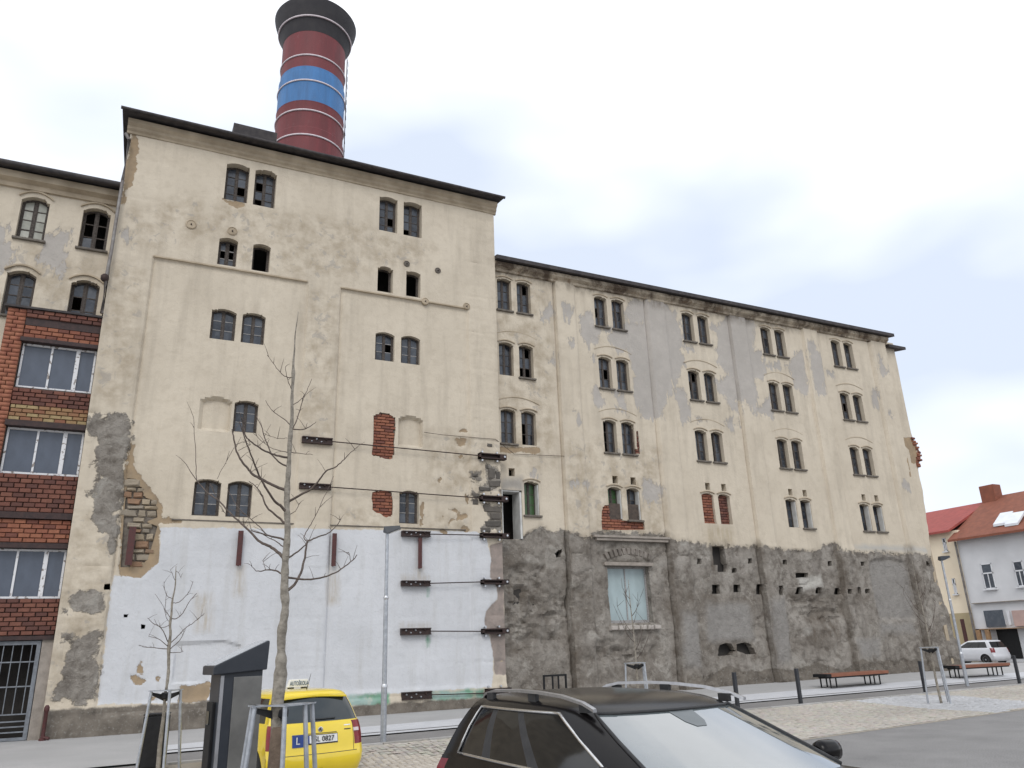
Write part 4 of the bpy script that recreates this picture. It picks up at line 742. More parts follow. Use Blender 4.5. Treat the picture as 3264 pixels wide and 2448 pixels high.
seg('drum', [(1.49, 18.4), (1.49, 22.74), (1.44, 22.80)], cred); seg('drum', [(1.44, 22.79), (1.44, 24.02), (1.46, 24.10)], cred); seg('drum', [(1.46, 24.09), (1.44, 24.16), (1.44, 25.66), (1.41, 25.72), (1.39, 25.95)], cblu); seg('drum', [(1.39, 25.94), (1.39, 27.86)], cred)
seg('cap', [(1.395, 27.85), (1.44, 28.0), (1.52, 28.3), (1.60, 28.5), (1.68, 28.75), (1.80, 29.15), (1.83, 29.32), (1.78, 29.40), (1.6, 29.40)], cblk)
for r, z, mm in ((1.50, 22.34, cwht), (1.455, 23.61, cwht), (1.45, 25.15, cwht), (1.40, 26.53, cwht), (1.61, 28.49, cwht)):
    pts = [(chx+r*math.cos(a), chy+r*math.sin(a), z) for a in np.linspace(0, 2*math.pi, 65)]; MB().tube(pts, .042, 6, cap=False).build('hoop', mm, ch, smooth=True)
a0 = math.radians(-16); ca, sa = math.cos(a0), math.sin(a0); mb = MB()
for s in (-.16, .16): mb.tube([(chx+1.55*ca-s*sa, chy+1.55*sa+s*ca, 18.6), (chx+1.48*ca-s*sa, chy+1.48*sa+s*ca, 27.8)], .012, 5)
lad = mb.build('ladder', M['roof_edge'], ch)
for z in np.arange(19, 27.8, .42): MB().tube([(chx+1.53*ca+.16*sa, chy+1.53*sa-.16*ca, z), (chx+1.53*ca-.16*sa, chy+1.53*sa+.16*ca, z)], .009, 5).build('rung', M['roof_edge'], lad)
# ------------------------------------------------------------------ houses across the side street
HX = 49.0
M['tile_o'] = simple('orange_brown_tiles', (.25, .085, .048), (.19, .065, .038), 3, .8, bump=.5, bsc=25); M['tile_r'] = simple('red_tiles', (.34, .07, .055), (.27, .055, .045), 3, .75, bump=.5, bsc=25)
M['cream'] = simple('cream_render', (.84, .73, .56), (.78, .67, .51), 1, .9, bump=.1); M['bluewash'] = simple('pale_blue_grey_render', (.66, .665, .68), (.58, .585, .60), .7, .9, bump=.15); M['base_tan'] = simple('tan_base_render', (.44, .36, .22), (.38, .31, .19), 2, .9)
def hx(x, y, X=HX): q = onX('B5', x, y, X); return q[1], q[2]
def hbox(p, q, d0, d1, name, mat, parent, X=HX, **k):
    (ya, za), (yb, zb) = hx(*p, X), hx(*q, X); y0, y1 = sorted((ya, yb)); z0, z1 = sorted((za, zb))
    return MB().box((X-d1, y0, z0), (X-d0, y1, z1)).build(name, mat, parent, **k)
def hwin(p, q, parent, X=HX, tr=.62):
    (ya, za), (yb, zb) = hx(*p, X), hx(*q, X); y0, y1 = sorted((ya, yb)); z0, z1 = sorted((za, zb)); mb = MB()
    for a, b, c, d in ((y0, y0+.05, z0, z1), (y1-.05, y1, z0, z1), (y0, y1, z0, z0+.05), (y0, y1, z1-.05, z1), (y0, y1, z0+(z1-z0)*tr-.04, z0+(z1-z0)*tr+.04)): mb.box((X-.05, a, c), (X+.02, b, d))
    mb.box((X-.045, (y0+y1)/2-.025, z0+.05), (X+.02, (y0+y1)/2+.025, z0+(z1-z0)*tr))
    o = mb.build('window', M['frame_white2'], parent); PM[o.name] = Matrix.Identity(4)
    for c, d in ((z0+.04, z0+(z1-z0)*tr), (z0+(z1-z0)*tr, z1-.04)): inst('pane', PANE, o, (X-.012, (y0+y1)/2, (c+d)/2), (y1-y0-.1, .004, d-c), (0, 0, math.pi/2+random.uniform(-.02, .02)))
    MB().box((X-.16, y0-.08, z0-.09), (X-.005, y1+.08, z0-.01)).build('sill', M['frame_white2'], o)
M['frame_white2'] = simple('white_window_frame', (.72, .73, .75), (.64, .65, .67), 5, .5, bump=0)
def roofx(name, parent, mat, y0, y1, z0, zr, xe, xr, xb, th=.14):
    V = []; prof = [(xe, z0), (xr, zr), (xb, z0+.3), (xb, z0+.3-th), (xr, zr-th*1.4), (xe, z0-th)]; n = 6
    V = [(x, y0, z) for x, z in prof]+[(x, y1, z) for x, z in prof]
    o = MB().add(V, [tuple(range(n)), tuple(range(2*n-1, n-1, -1))]+[(i, i+n, (i+1) % n+n, (i+1) % n) for i in range(n)]).build(name, mat, parent); PM[o.name] = Matrix.Identity(4); return o
bh = thing('grey_house', (50, 25, 0), 'pale blue grey town house with orange tiled roof and wooden shop porch', 'house')
yl, ze = hx(470, 525); MB().box((HX, 14, 0), (HX+8, yl, ze)).build('wall', M['bluewash'], bh)
rr = onX('B5', 790, 190, HX+4.6); ro = roofx('roof', bh, M['tile_o'], 13, yl+.25, ze+.02, rr[2], HX-.55, HX+4.6, HX+9)
c = onX('B5', 735, 200, HX+4.3); MB().box((HX+3.9, c[1]-.55, rr[2]-1.2), (HX+4.7, c[1]+.5, rr[2]+.75)).build('chimney', M['tile_o'], ro, bevel=.03)
sl_ = (rr[2]-ze)/(HX+4.6-HX-.55); msky = simple('skylight_glass', (.75, .78, .82), (.65, .68, .72), 2, .1, bump=0)
def on_roof(x, y):
    d = ray('B5', x, y); t = (ze+.02-sl_*(HX-.55)-CAM_H)/(d[2]-sl_*d[0]); return O3+d*t
for px in (825, 912):
    c = on_roof(px, 367); X = c[0]; zr = lambda x, o: ze+.02+sl_*(x-HX+.55)+o
    MB().add([(X+dx, c[1]+dy, zr(X+dx, o)) for o in (.10, -.05) for dx, dy in ((-.5, -.42), (-.5, .42), (.5, .42), (.5, -.42))], [(0, 1, 2, 3), (0, 4, 5, 1), (1, 5, 6, 2), (2, 6, 7, 3), (3, 7, 4, 0)]).build('skylight', msky, ro)
hwin((652, 708), (775, 888), bh); hwin((895, 688), (1010, 870), bh)
hbox((600, 1002), (1300, 960), .0, .22, 'string_course', M['lintel'], bh); 
M['wood'] = simple('pale_orange_timber', (.33, .20, .10), (.26, .15, .075), 6, .7); M['pinkpanel'] = simple('pink_panel', (.50, .36, .32), (.44, .31, .28), 3, .7)
o = hbox((680, 1072), (848, 1165), .0, .06, 'shop_window', M['frame_white2'], bh); inst('pane', PANE, o, (HX-.07, sum(hx(764, 1118)[:1]), hx(764, 1118)[1]), (hx(690, 1118)[0]-hx(838, 1118)[0], .006, 1.0), (0, 0, math.pi/2))
hbox((852, 1060), (892, 1165), .0, .10, 'shop_panel', M['frame_white2'], bh); hbox((894, 1058), (1200, 1165), .0, .12, 'shop_panel', M['pinkpanel'], bh)
hbox((650, 1196), (1300, 1178), .0, .5, 'porch_beam', M['wood'], bh)
for px in (690, 760): hbox((px-10, 1195), (px+12, 1440), .35, .5, 'porch_post', M['wood'], bh)
hbox((770, 1200), (980, 1420), -.4, .02, 'shop_opening', M['black'], bh); hbox((985, 1200), (1300, 1440), -.4, .02, 'shop_opening', M['black'], bh)
crm = thing('cream_house', (50, 38, 0), 'cream rendered house with red tiled roof at the corner of the brewery wing', 'house')
y1_, ze2 = hx(460, 450, HX+.3); MB().box((HX+.3, yl+.01, 3.0), (HX+8, 48, ze2)).build('wall', M['cream'], crm); MB().box((HX+.28, yl+.01, 0), (HX+8, 48, 3.0)).build('base_wall', M['base_tan'], crm)
rr2 = onX('B5', 500, 270, HX+4.6); roofx('roof', crm, M['tile_r'], yl+.27, 49, ze2+.02, rr2[2], HX-.2, HX+4.6, HX+9)
hwin((362, 512), (408, 606), crm, HX+.3); hwin((436, 815), (482, 930), crm, HX+.3)
hbox((498, 1122), (575, 1345), -.1, .03, 'door', M['redrust'], crm, HX+.3)
a = hx(486, 545); MB().tube([(HX-.1, yl+.05, ze-.1), (HX-.1, yl+.05, 0)], .07, 8).build('downpipe', M['zinc'], crm)
# ------------------------------------------------------------------ cars
def paint(name, c, coat=1.0, rough=.35, metal=0.0):
    g = G(name); col = g.mix(g.math('MULTIPLY', g.ramp(g.noise(3, 4), .45, .75), .25), c, tuple(v*.75 for v in c)); return g.fin(col, rough, metal, .5, **{'Coat Weight': coat, 'Coat Roughness': .06})
M['carglass'] = simple('car_glass', (.012, .018, .018), (.018, .024, .024), 3, .03, bump=0, spec=.9)
M['carglass_dark'] = simple('tinted_car_glass', (.006, .007, .008), (.010, .011, .012), 3, .05, bump=0, spec=.45)
g_ = G('sky_lightened_windscreen'); c_ = g_.mix(g_.ramp(g_.noise(1.6, 5, .6), .35, .7), (.13, .15, .155), (.075, .092, .096)); M['sky_lightened_screen'] = g_.fin(c_, .06, spec=1.0, **{'IOR': 1.7, 'Coat Weight': 1.0, 'Coat IOR': 1.7, 'Coat Roughness': .02})  # base colour lightened to carry part of the bright sky reflection
M['tyre'] = simple('tyre_rubber', (.012, .012, .012), (.022, .022, .022), 20, .85); M['rim'] = simple('alloy_rim', (.35, .36, .37), (.25, .26, .27), 9, .35, metal=.7)
M['rail'] = simple('satin_rail', (.46, .46, .47), (.38, .38, .39), 20, .32, metal=.9, bump=0); M['chrome'] = simple('chrome_trim', (.70, .70, .70), (.60, .60, .60), 20, .18, metal=1.0, bump=0); M['plastic'] = simple('black_plastic', (.015, .015, .016), (.025, .025, .026), 15, .6)
M['redlamp'] = simple('red_lamp_glass', (.22, .012, .016), (.15, .008, .012), 8, .12, bump=0); M['lampwhite'] = simple('clear_lamp_glass', (.65, .55, .55), (.55, .45, .45), 8, .15, bump=0); M['amber'] = simple('amber_lamp', (.42, .10, .02), (.30, .06, .02), 8, .2, bump=0)
def car(name, loc, az, label, rings, cowl, hood, wheels, wr, paintm, glass_z, bpil, lamp_z, groups=None, glassw=None, glasss=None, rrad=.2, frad=.32, bow=.10, hw=1.0):
    th = math.radians(az); root = thing(name, loc, label, 'car', world=False, rz=math.atan2(math.cos(th), math.sin(th)))
    def ringpts(z, xr, xf, w, clip):
        rr = min(rrad, w*.6); rf = min(frad, w*.7); P = []
        def rb(y): return xr+bow*(y/w)**2
        def fb(y): return xf-.9*bow*1.6*(y/w)**2
        for y in np.linspace(0, w-rr, 5): P.append((rb(y), y))
        for a in (22.5, 45, 67.5): a = math.radians(a); P.append((rb(w-rr)+rr*(1-math.cos(a)), w-rr+rr*math.sin(a)))
        xa, xb = rb(w-rr)+rr, fb(w-rf)-rf; xm = (xa+xb)/2
        for f in np.linspace(0, 1, 17): x = xa+(xb-xa)*f; P.append((x, w-.035*((x-xm)/(xb-xm))**2*w/.8))
        yend = P[-1][1]
        for a in (67.5, 45, 22.5): a = math.radians(a); P.append((fb(w-rf)-rf*(1-math.cos(a)), (w-rf)+(yend-w+rf)*math.sin(a)))
        for y in np.linspace(w-rf, 0, 5): P.append((fb(y), y))
        out = []
        for x, y in P:
            zz = z
            if clip: zz = min(z, hood(x)-.0*y)
            out.append((x, y, zz))
        return out
    R = [ringpts(*r) for r in rings]; nh = 33; full = []
    for r in R: full.append(r+[(x, -y, z) for x, y, z in r[-2:0:-1]])
    n = len(full[0]); V = [p for r in full for p in r]; Fc = []; key = []
    for i in range(len(R)-1):
        zm = (rings[i][0]+rings[i+1][0])/2
        for j in range(n):
            Fc.append((i*n+j, i*n+(j+1) % n, (i+1)*n+(j+1) % n, (i+1)*n+j))
            c = j if j < nh-1 else n-1-j; side = 'l' if j < nh-1 else 'r'; kx = 'body'
            if glass_z[0] < zm < glass_z[1]:
                if c <= 5: kx = 'rear_window'
                elif c >= 26: kx = 'windscreen'
                elif 9 <= c <= 23 and c in bpil: kx = 'pillar_%s%d' % (side, c)
                elif 9 <= c <= 23:
                    kx = 'side_window_%s%d' % (side, sum(c > b for b in bpil))
            elif lamp_z[0] < zm < lamp_z[1] and 4 <= c <= 7: kx = 'tail_light_'+side
            key.append(kx)
    Fc.append(tuple(range(n-1, -1, -1))); key.append('under'); Fc.append(tuple((len(R)-1)*n+j for j in range(n))); key.append('body')
    names = sorted(set(key)); me = bpy.data.meshes.new('tmp'); me.from_pydata(V, [], Fc); me.update(); me.polygons.foreach_set('material_index', [names.index(k) for k in key])
    for k in names: me.materials.append(M['tyre'])
    bo = bpy.data.objects.new('tmp', me); COL.objects.link(bo); cut = MB(); W = rings[3][3]
    for x in wheels:
        for s in (-1, 1): cut.tube([(x, s*(W-.30), wr), (x, s*(W+.3), wr)], wr+.055, 28)
    cme = cut.me('cut'); cme.materials.append(M['tyre']); co = bpy.data.objects.new('cut', cme); COL.objects.link(co); cme.polygons.foreach_set('material_index', [0]*len(cme.polygons))
    names2 = names; md = bo.modifiers.new('b', 'BOOLEAN'); md.operation = 'DIFFERENCE'; md.object = co; md.solver = 'EXACT'; md.material_mode = 'INDEX'
    for i, k in enumerate(names):
        if k == 'under': cme.polygons.foreach_set('material_index', [i]*len(cme.polygons))
    for k in names[1:]: cme.materials.append(M['tyre'])
    bpy.context.view_layer.update(); ev = bo.evaluated_get(bpy.context.evaluated_depsgraph_get()); em = bpy.data.meshes.new_from_object(ev)
    bpy.data.objects.remove(bo); bpy.data.objects.remove(co)
    vv = [v.co.copy() for v in em.vertices]; parts = {}
    for p in em.polygons: parts.setdefault(names[min(p.material_index, len(names)-1)], []).append(list(p.vertices))
    objs = {}
    for k, fl in parts.items():
        mp_ = {}; nv = []; nf = []
        for f in fl:
            t = []
            for i in f:
                if i not in mp_: mp_[i] = len(nv); nv.append(vv[i])
                t.append(mp_[i])
            nf.append(t)
        base = 'body' if k == 'body' else 'underbody' if k == 'under' else k.rsplit('_', 1)[0] if k[-1].isdigit() or k.endswith('_l') or k.endswith('_r') else k
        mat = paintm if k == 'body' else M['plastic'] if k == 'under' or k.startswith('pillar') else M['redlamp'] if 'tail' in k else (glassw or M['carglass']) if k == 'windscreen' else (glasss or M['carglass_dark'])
        m2 = bpy.data.meshes.new(base); m2.from_pydata(nv, [], nf); m2.update(); m2.materials.append(mat); m2.polygons.foreach_set('use_smooth', [True]*len(m2.polygons)); m2.set_sharp_from_angle(angle=math.radians(38))
        objs[k] = link(bpy.data.objects.new(base, m2), root)
    for x in wheels:
        for s in (-1, 1):
            Mx = Matrix.Translation((x, s*(W-.10), wr)) @ Matrix.Rotation(-s*math.pi/2, 4, 'X'); t = MB(); t.lathe((0, 0, 0), [(wr*.55, -.10), (wr*.9, -.11), (wr, -.08), (wr, .06), (wr*.93, .09), (wr*.66, .085), (wr*.64, .07)], 32); t.v = [tuple(Mx @ Vector(v)) for v in t.v]
            wl = t.build('wheel', M['tyre'], root, smooth=True, auto=40); PM[wl.name] = Matrix.Identity(4); t = MB(); t.lathe((0, 0, 0), [(wr*.66, .05), (wr*.64, .078), (wr*.55, .06), (wr*.2, .05), (wr*.15, .075), (.01, .078)], 28); t.v = [tuple(Mx @ Vector(v)) for v in t.v]; t.build('rim', M['rim'], wl, smooth=True, auto=40)
    return root, R, objs
def hoodf(xc, xn, zc, zn): return lambda x: zc if x <= xc else zc-(zc-zn)*min(1, (x-xc)/(xn-xc))**1.6
def text_part(s, size, M4, mat, parent, name='lettering', depth=.004):
    cu = bpy.data.curves.new('t', 'FONT'); cu.body = s; cu.size = size; cu.align_x = 'CENTER'; cu.align_y = 'CENTER'; cu.extrude = depth; cu.resolution_u = 3
    to = bpy.data.objects.new('t', cu); COL.objects.link(to); bpy.context.view_layer.update(); me = bpy.data.meshes.new_from_object(to.evaluated_get(bpy.context.evaluated_depsgraph_get())); bpy.data.objects.remove(to); bpy.data.curves.remove(cu)
    me.transform(M4); me.materials.clear(); me.materials.append(mat); me.name = name; return link(bpy.data.objects.new(name, me), parent)
# yellow hatchback
yel = paint('yellow_paint', (.80, .59, .014)); hd = hoodf(.95, 1.99, 1.0, .70)
rg = [(.20, -1.86, 1.86, .72, 0), (.27, -1.93, 1.95, .79, 0), (.40, -1.975, 1.99, .815, 0), (.52, -1.985, 1.995, .822, 0), (.56, -1.965, 1.995, .824, 1), (.64, -1.945, 1.985, .824, 1), (.72, -1.935, 1.97, .822, 1), (.80, -1.92, 1.93, .818, 1), (.88, -1.90, 1.88, .81, 1), (.95, -1.875, 1.84, .798, 1), (.995, -1.86, 1.80, .782, 1), (1.002, -1.855, 1.5, .775, 1), (1.006, -1.852, 1.2, .772, 1), (1.012, -1.85, .98, .768, 0), (1.035, -1.835, .945, .760, 0), (1.15, -1.775, .73, .728, 0), (1.27, -1.705, .50, .690, 0), (1.375, -1.635, .30, .648, 0), (1.415, -1.62, .20, .622, 0), (1.45, -1.58, .10, .575, 0), (1.478, -1.46, -.02, .48, 0), (1.495, -1.2, -.2, .30, 0)]
YAZ = -10.0; YREAR = (2.87, 12.7); YCAR = (YREAR[0]+1.866*math.sin(math.radians(YAZ)), YREAR[1]+1.866*math.cos(math.radians(YAZ)))
yc, YR, yo = car('yellow_car', (YCAR[0], YCAR[1], float(gz(3.0, 13.5))), YAZ, 'bright yellow driving school hatchback with a lettered sign on its roof', rg, .98, hd, (-1.22, 1.24), .30, yel, (1.02, 1.395), (13, 18), (.62, .995), glasss=M['carglass'])
def rearx(y, z, rings=rg, bow=.10):
    zz = [r[0] for r in rings]; xr = np.interp(z, zz, [r[1] for r in rings]); w = np.interp(z, zz, [r[3] for r in rings]); return xr+bow*(y/w)**2
def rpatch(name, y0, y1, z0, z1, off, mat, parent, ny=6, nz=2, rings=rg):
    mb = MB(); V = []; 
    for k in range(nz+1):
        for j in range(ny+1): y = y0+(y1-y0)*j/ny; z = z0+(z1-z0)*k/nz; V.append((rearx(y, z, rings)-off, y, z))
    n = len(V); V += [(x+off+.01, y, z) for x, y, z in V]; Fc = [(k*(ny+1)+j, k*(ny+1)+j+1, (k+1)*(ny+1)+j+1, (k+1)*(ny+1)+j) for k in range(nz) for j in range(ny)]
    bd = [(j, j+1) for j in range(ny)]+[(nz*(ny+1)+j+1, nz*(ny+1)+j) for j in range(ny)]+[((k+1)*(ny+1), k*(ny+1)) for k in range(nz)]+[(k*(ny+1)+ny, (k+1)*(ny+1)+ny) for k in range(nz)]
    Fc += [(b, a, a+n, b+n) for a, b in bd]; return mb.add(V, Fc).build(name, mat, parent)
pw = simple('plate_white', (.72, .72, .70), (.66, .66, .64), 8, .5, bump=0); pb = simple('plate_blue', (.012, .045, .22), (.010, .035, .17), 8, .5, bump=0); tk = simple('lettering_dark', (.02, .02, .022), (.03, .03, .03), 8, .6, bump=0)
py, pz_ = -.045, .765                                   # plate centre; car-left is +y, so the plate reads from +y to -y
pl_ = rpatch('number_plate', py-.26, py+.26, pz_-.055, pz_+.055, .012, pw, yc, 2, 1); rpatch('plate_holder', py-.27, py+.27, pz_-.075, pz_+.065, .006, M['plastic'], yc, 4, 1)
rpatch('plate_band', py+.215, py+.26, pz_-.055, pz_+.055, .014, pb, pl_, 1, 1)
Mr = lambda x, y, z: Matrix.Translation((x, y, z)) @ Matrix(((0, 0, -1, 0), (-1, 0, 0, 0), (0, 1, 0, 0), (0, 0, 0, 1)))
text_part('SL 0827', .112, Mr(rearx(py, pz_)-.018, py-.03, pz_-.002) @ Matrix.Diagonal((.93, 1, 1, 1)), tk, pl_)
lp = rpatch('learner_plate', .265, .44, .665, .845, .010, pb, yc, 2, 1); text_part('L', .15, Mr(rearx(.355, .75)-.014, .355, .755), pw, lp)
bd_ = MB(); Mq = Mr(rearx(.0, .905)-.006, -.02, .90); bd_.lathe((0, 0, 0), [(.042, -.01), (.042, .008), (.034, .012), (.032, .006), (.004, .006)], 20); bd_.v = [tuple(Mq @ Vector(v)) for v in bd_.v]; bg_ = bd_.build('badge', M['chrome'], yc, smooth=True, auto=30)
bd_ = MB().prism([(-.016, -.018), (.0, -.024), (.004, .0), (.022, .006), (.012, .020), (-.004, .008), (-.018, .022)], -.004, .004, Mr(rearx(.0, .905)-.017, -.02, .90) @ Matrix.Rotation(math.pi/2, 4, 'X')); bd_.build('badge_wing', tk, bg_)
rpatch('tailgate_grip', -.30, .26, .842, .850, .006, M['plastic'], yc, 4, 1); rpatch('bumper_seam', -.66, .66, .548, .556, .003, M['plastic'], yc, 8, 1)
for s in (-1, 1): rpatch('tailgate_seam', s*.605-.004, s*.605+.004, .56, .985, .002, M['plastic'], yc, 1, 6); rpatch('reversing_light', s*.66-.05, s*.66+.05, .835, .885, .012, M['lampwhite'], yc, 2, 1)
for k in range(2): rpatch('model_lettering', -.56, -.44, .925-.06*k, .94-.06*k, .004, M['chrome'] if k == 0 else tk, yc, 2, 1)
rpatch('towing_cover', -.06, -.0, .22, .34, .016, M['plastic'], yc, 2, 2)
rpatch('rear_wiper', -.30, .06, 1.048, 1.062, .02, M['plastic'], yc, 4, 1)
V = [(-1.655, y, 1.412-.06*abs(y)) for y in np.linspace(-.56, .56, 9)]; mb = MB(); n = 9
mb.add(V+[(-1.655, p[1], p[2]-.022) for p in V]+[(-1.50, p[1]*.96, p[2]+.055-.02*abs(p[1])) for p in V]+[(-1.50, p[1]*.96, p[2]-.01) for p in V], [(i, i+n, i+n+1, i+1) for i in range(n-1)]+[(i, i+1, i+2*n+1, i+2*n) for i in range(n-1)]+[(i+n, i+3*n, i+3*n+1, i+n+1) for i in range(n-1)]); mb.build('spoiler', yel, yc, smooth=True, auto=40)
MB().tube([(-1.28, 0, 1.485), (-1.33, 0, 1.56), (-1.44, 0, 1.74)], [.009, .006, .003], 6).build('antenna', M['plastic'], yc)
sg = MB().prism([(-.20, 0), (.20, 0), (.155, .13), (-.155, .13)], -.045, .045, Matrix.Translation((-.75, -.05, 1.512)) @ Matrix.Rotation(-math.pi/2, 4, 'Z')).build('roof_sign', pw, yc, bevel=.008); PM[sg.name] = Matrix.Identity(4)
tb = simple('sign_blue', (.02, .08, .16), (.02, .07, .13), 8, .6, bump=0)
text_part('AUTOŠKOLA', .082, Mr(-.75-.048, -.05, 1.572) @ Matrix.Diagonal((.68, 1.2, 1, 1)), tb, sg)
for y in (-.20, .04): MB().box((-.80, y, 1.482), (-.70, y+.08, 1.513)).build('sign_foot', M['plastic'], sg)
for s in (-1, 1): MB().box((-.7, s*.826-.012, .50), (.75, s*.826+.012, .56)).build('rub_strip', M['plastic'], yc)
yc.scale = (.94, .94, .94)
# black estate car in the foreground
blk = simple('black_car_paint', (.0055, .0048, .005), (.0075, .0065, .0068), 2, .2, bump=0, spec=.2); hd2 = hoodf(.70, 2.33, 1.0, .72)
rb_ = [(.20, -2.18, 2.2, .78, 0), (.30, -2.28, 2.30, .87, 0), (.45, -2.33, 2.33, .895, 0), (.60, -2.32, 2.33, .90, 1), (.72, -2.29, 2.31, .90, 1), (.82, -2.25, 2.25, .893, 1), (.90, -2.21, 2.18, .88, 1), (.955, -2.18, 2.10, .862, 1), (.975, -2.17, 1.6, .855, 1), (.982, -2.165, 1.1, .85, 1), (.99, -2.16, .76, .845, 0), (1.01, -2.15, .72, .837, 0), (1.10, -2.10, .50, .805, 0), (1.20, -2.04, .25, .765, 0), (1.29, -1.97, .03, .722, 0), (1.335, -1.93, -.08, .695, 0), (1.36, -1.91, -.14, .672, 0), (1.385, -1.88, -.22, .635, 0), (1.41, -1.80, -.36, .55, 0), (1.425, -1.6, -.6, .40, 0), (1.432, -1.3, -.85, .2, 0)]
BCAR = (3.36, 4.42); BAZ = 176.0
bc, BRn, bo_ = car('black_estate_car', (BCAR[0], BCAR[1], 0), BAZ, 'shiny black estate car with silver roof rails parked on the yard asphalt', rb_, .75, hd2, (-1.38, 1.36), .325, blk, (1.0, 1.34), (12, 17), (.72, .96), rrad=.24, frad=.36, bow=.12, glassw=M['sky_lightened_screen'])
for s in (-1, 1):
    def rp(k, c): x, y, z = BRn[k][c]; return Vector((x, s*(y+.008), z))
    path = [rp(11, c) for c in range(9, 25)]+[rp(12, 24), rp(13, 24), rp(14, 24)]+[rp(15, c) for c in range(24, 8, -1)]+[rp(14, 9), rp(13, 9), rp(12, 9), rp(11, 9)]
    MB().tube(path, .011, 6).build('chrome_trim', M['chrome'], bc, smooth=True)
    rl = [(-1.72, .575, 1.395), (-1.66, .585, 1.42), (-1.5, .60, 1.444), (-1.1, .62, 1.456), (-.8, .625, 1.452), (-.5, .63, 1.436), (-.25, .635, 1.402), (-.12, .64, 1.366)]
    V = []; Fc = []; 
    for x, y, z in rl: V += [(x, s*(y-.014), z-.010), (x, s*(y+.014), z-.010), (x, s*(y+.016), z+.008), (x, s*(y-.009), z+.012)]
    for i in range(len(rl)-1): Fc += [(i*4+j, i*4+(j+1) % 4, i*4+4+(j+1) % 4, i*4+4+j) for j in range(4)]
    rr_ = MB().add(V, Fc+[(0, 1, 2, 3), tuple(len(rl)*4-4+j for j in (3, 2, 1, 0))]).build('roof_rail', M['rail'] if 'rail' in M else M['chrome'], bc, smooth=True, auto=50)
    for x, z0, z1 in ((-1.55, 1.385, 1.428), (-.92, 1.40, 1.446), (-.28, 1.365, 1.398)): MB().box((x-.05, s*.605-.014, z0-.02), (x+.05, s*.605+.016, z1)).build('rail_foot', M['plastic'], bc)
    mb = MB(); mb.lathe((0, 0, 0), [(.05, -.115), (.085, -.10), (.098, -.05), (.10, .05), (.088, .09), (.05, .105)], 14); Mm = Matrix.Translation((.28, s*.925, 1.04)) @ Matrix.Rotation(s*math.pi/2, 4, 'X') @ Matrix.Diagonal((.62, .72, .92, 1)); mb.v = [tuple(Mm @ Vector(v)) for v in mb.v]; mb.build('wing_mirror', blk, bc, smooth=True, auto=50); MB().box((.30, s*.80 if s > 0 else -.92, .985), (.37, .92 if s > 0 else -.80, 1.015)).build('mirror_arm', M['plastic'], bc)
wsp = [Vector(BRn[k][26]) for k in range(11, 16)]+[Vector(BRn[15][c]) for c in range(27, 33)]; wsp += [Vector((v.x, -v.y, v.z)) for v in wsp[-2::-1]]; MB().tube([v+Vector((.004, 0, .003)) for v in wsp], .012, 6).build('windscreen_seal', M['plastic'], bc, smooth=True)
ms_ = simple('ceramic_print', (.10, .115, .12), (.12, .135, .14), 5, .3, bump=0)
def fx(y, z):
    zz = [r[0] for r in rb_]; xf = np.interp(z, zz, [r[2] for r in rb_]); w = np.interp(z, zz, [r[3] for r in rb_]); return xf-.9*.12*1.6*(y/w)**2
mb = MB(); pts = [(-.10, 1.328), (.10, 1.328), (.08, 1.275), (.04, 1.25), (-.04, 1.25), (-.08, 1.275)]; mb.add([(fx(y, z)+.002, y, z+.002) for y, z in pts], [tuple(range(6))]); mb.build('rain_sensor', ms_, bc)
# white hatchback far off by the houses
wht = paint('white_paint', (.66, .67, .70)); rw = [(z, a, b, c, d) for z, a, b, c, d in rg]; WP = onZ('B5', 705, 1462, .0)
wc, WR, wo = car('white_car', (WP[0], WP[1]+.6, 0), 2.0, 'small white hatchback parked in front of the cream house', rw, .98, hd, (-1.22, 1.24), .30, wht, (1.02, 1.395), (13, 18), (.70, .995))
wc.scale = (.9, .9, .9)
# ------------------------------------------------------------------ trees, guards
M['bark'] = simple('grey_brown_bark', (.31, .28, .235), (.18, .16, .13), 14, .9, bump=.9, bsc=30, bd=.02); M['twig'] = simple('brown_twig_bark', (.13, .10, .082), (.075, .058, .048), 14, .9, bump=.4)
M['jute'] = simple('brown_jute_wrap', (.17, .125, .09), (.115, .083, .06), 8, .95, bump=.9, bsc=50, bd=.015); M['rubber'] = simple('black_rubber_strap', (.012, .012, .014), (.02, .02, .02), 10, .7)
def onP(k, x, y, P0, off=0.0):
    nh = np.array([P0[0], P0[1], 0.0]); D = np.linalg.norm(nh); nh /= D; d = ray(k, x, y); return O3+d*((D+off)/(d@nh)), (D+off)/(d@nh)
def smoothpath(pts, n=3):
    out = []; m_ = len(pts)
    for i in range(m_-1):
        p0 = pts[max(i-1, 0)]; p1 = pts[i]; p2 = pts[i+1]; p3 = pts[min(i+2, m_-1)]
        for j in range(n):
            t = j/n; out.append(tuple(.5*((2*b)+(-a+c)*t+(2*a-5*b+4*c-d)*t*t+(-a+3*b-3*c+d)*t**3) for a, b, c, d in zip(p0, p1, p2, p3)))
    return out+[tuple(pts[-1])]
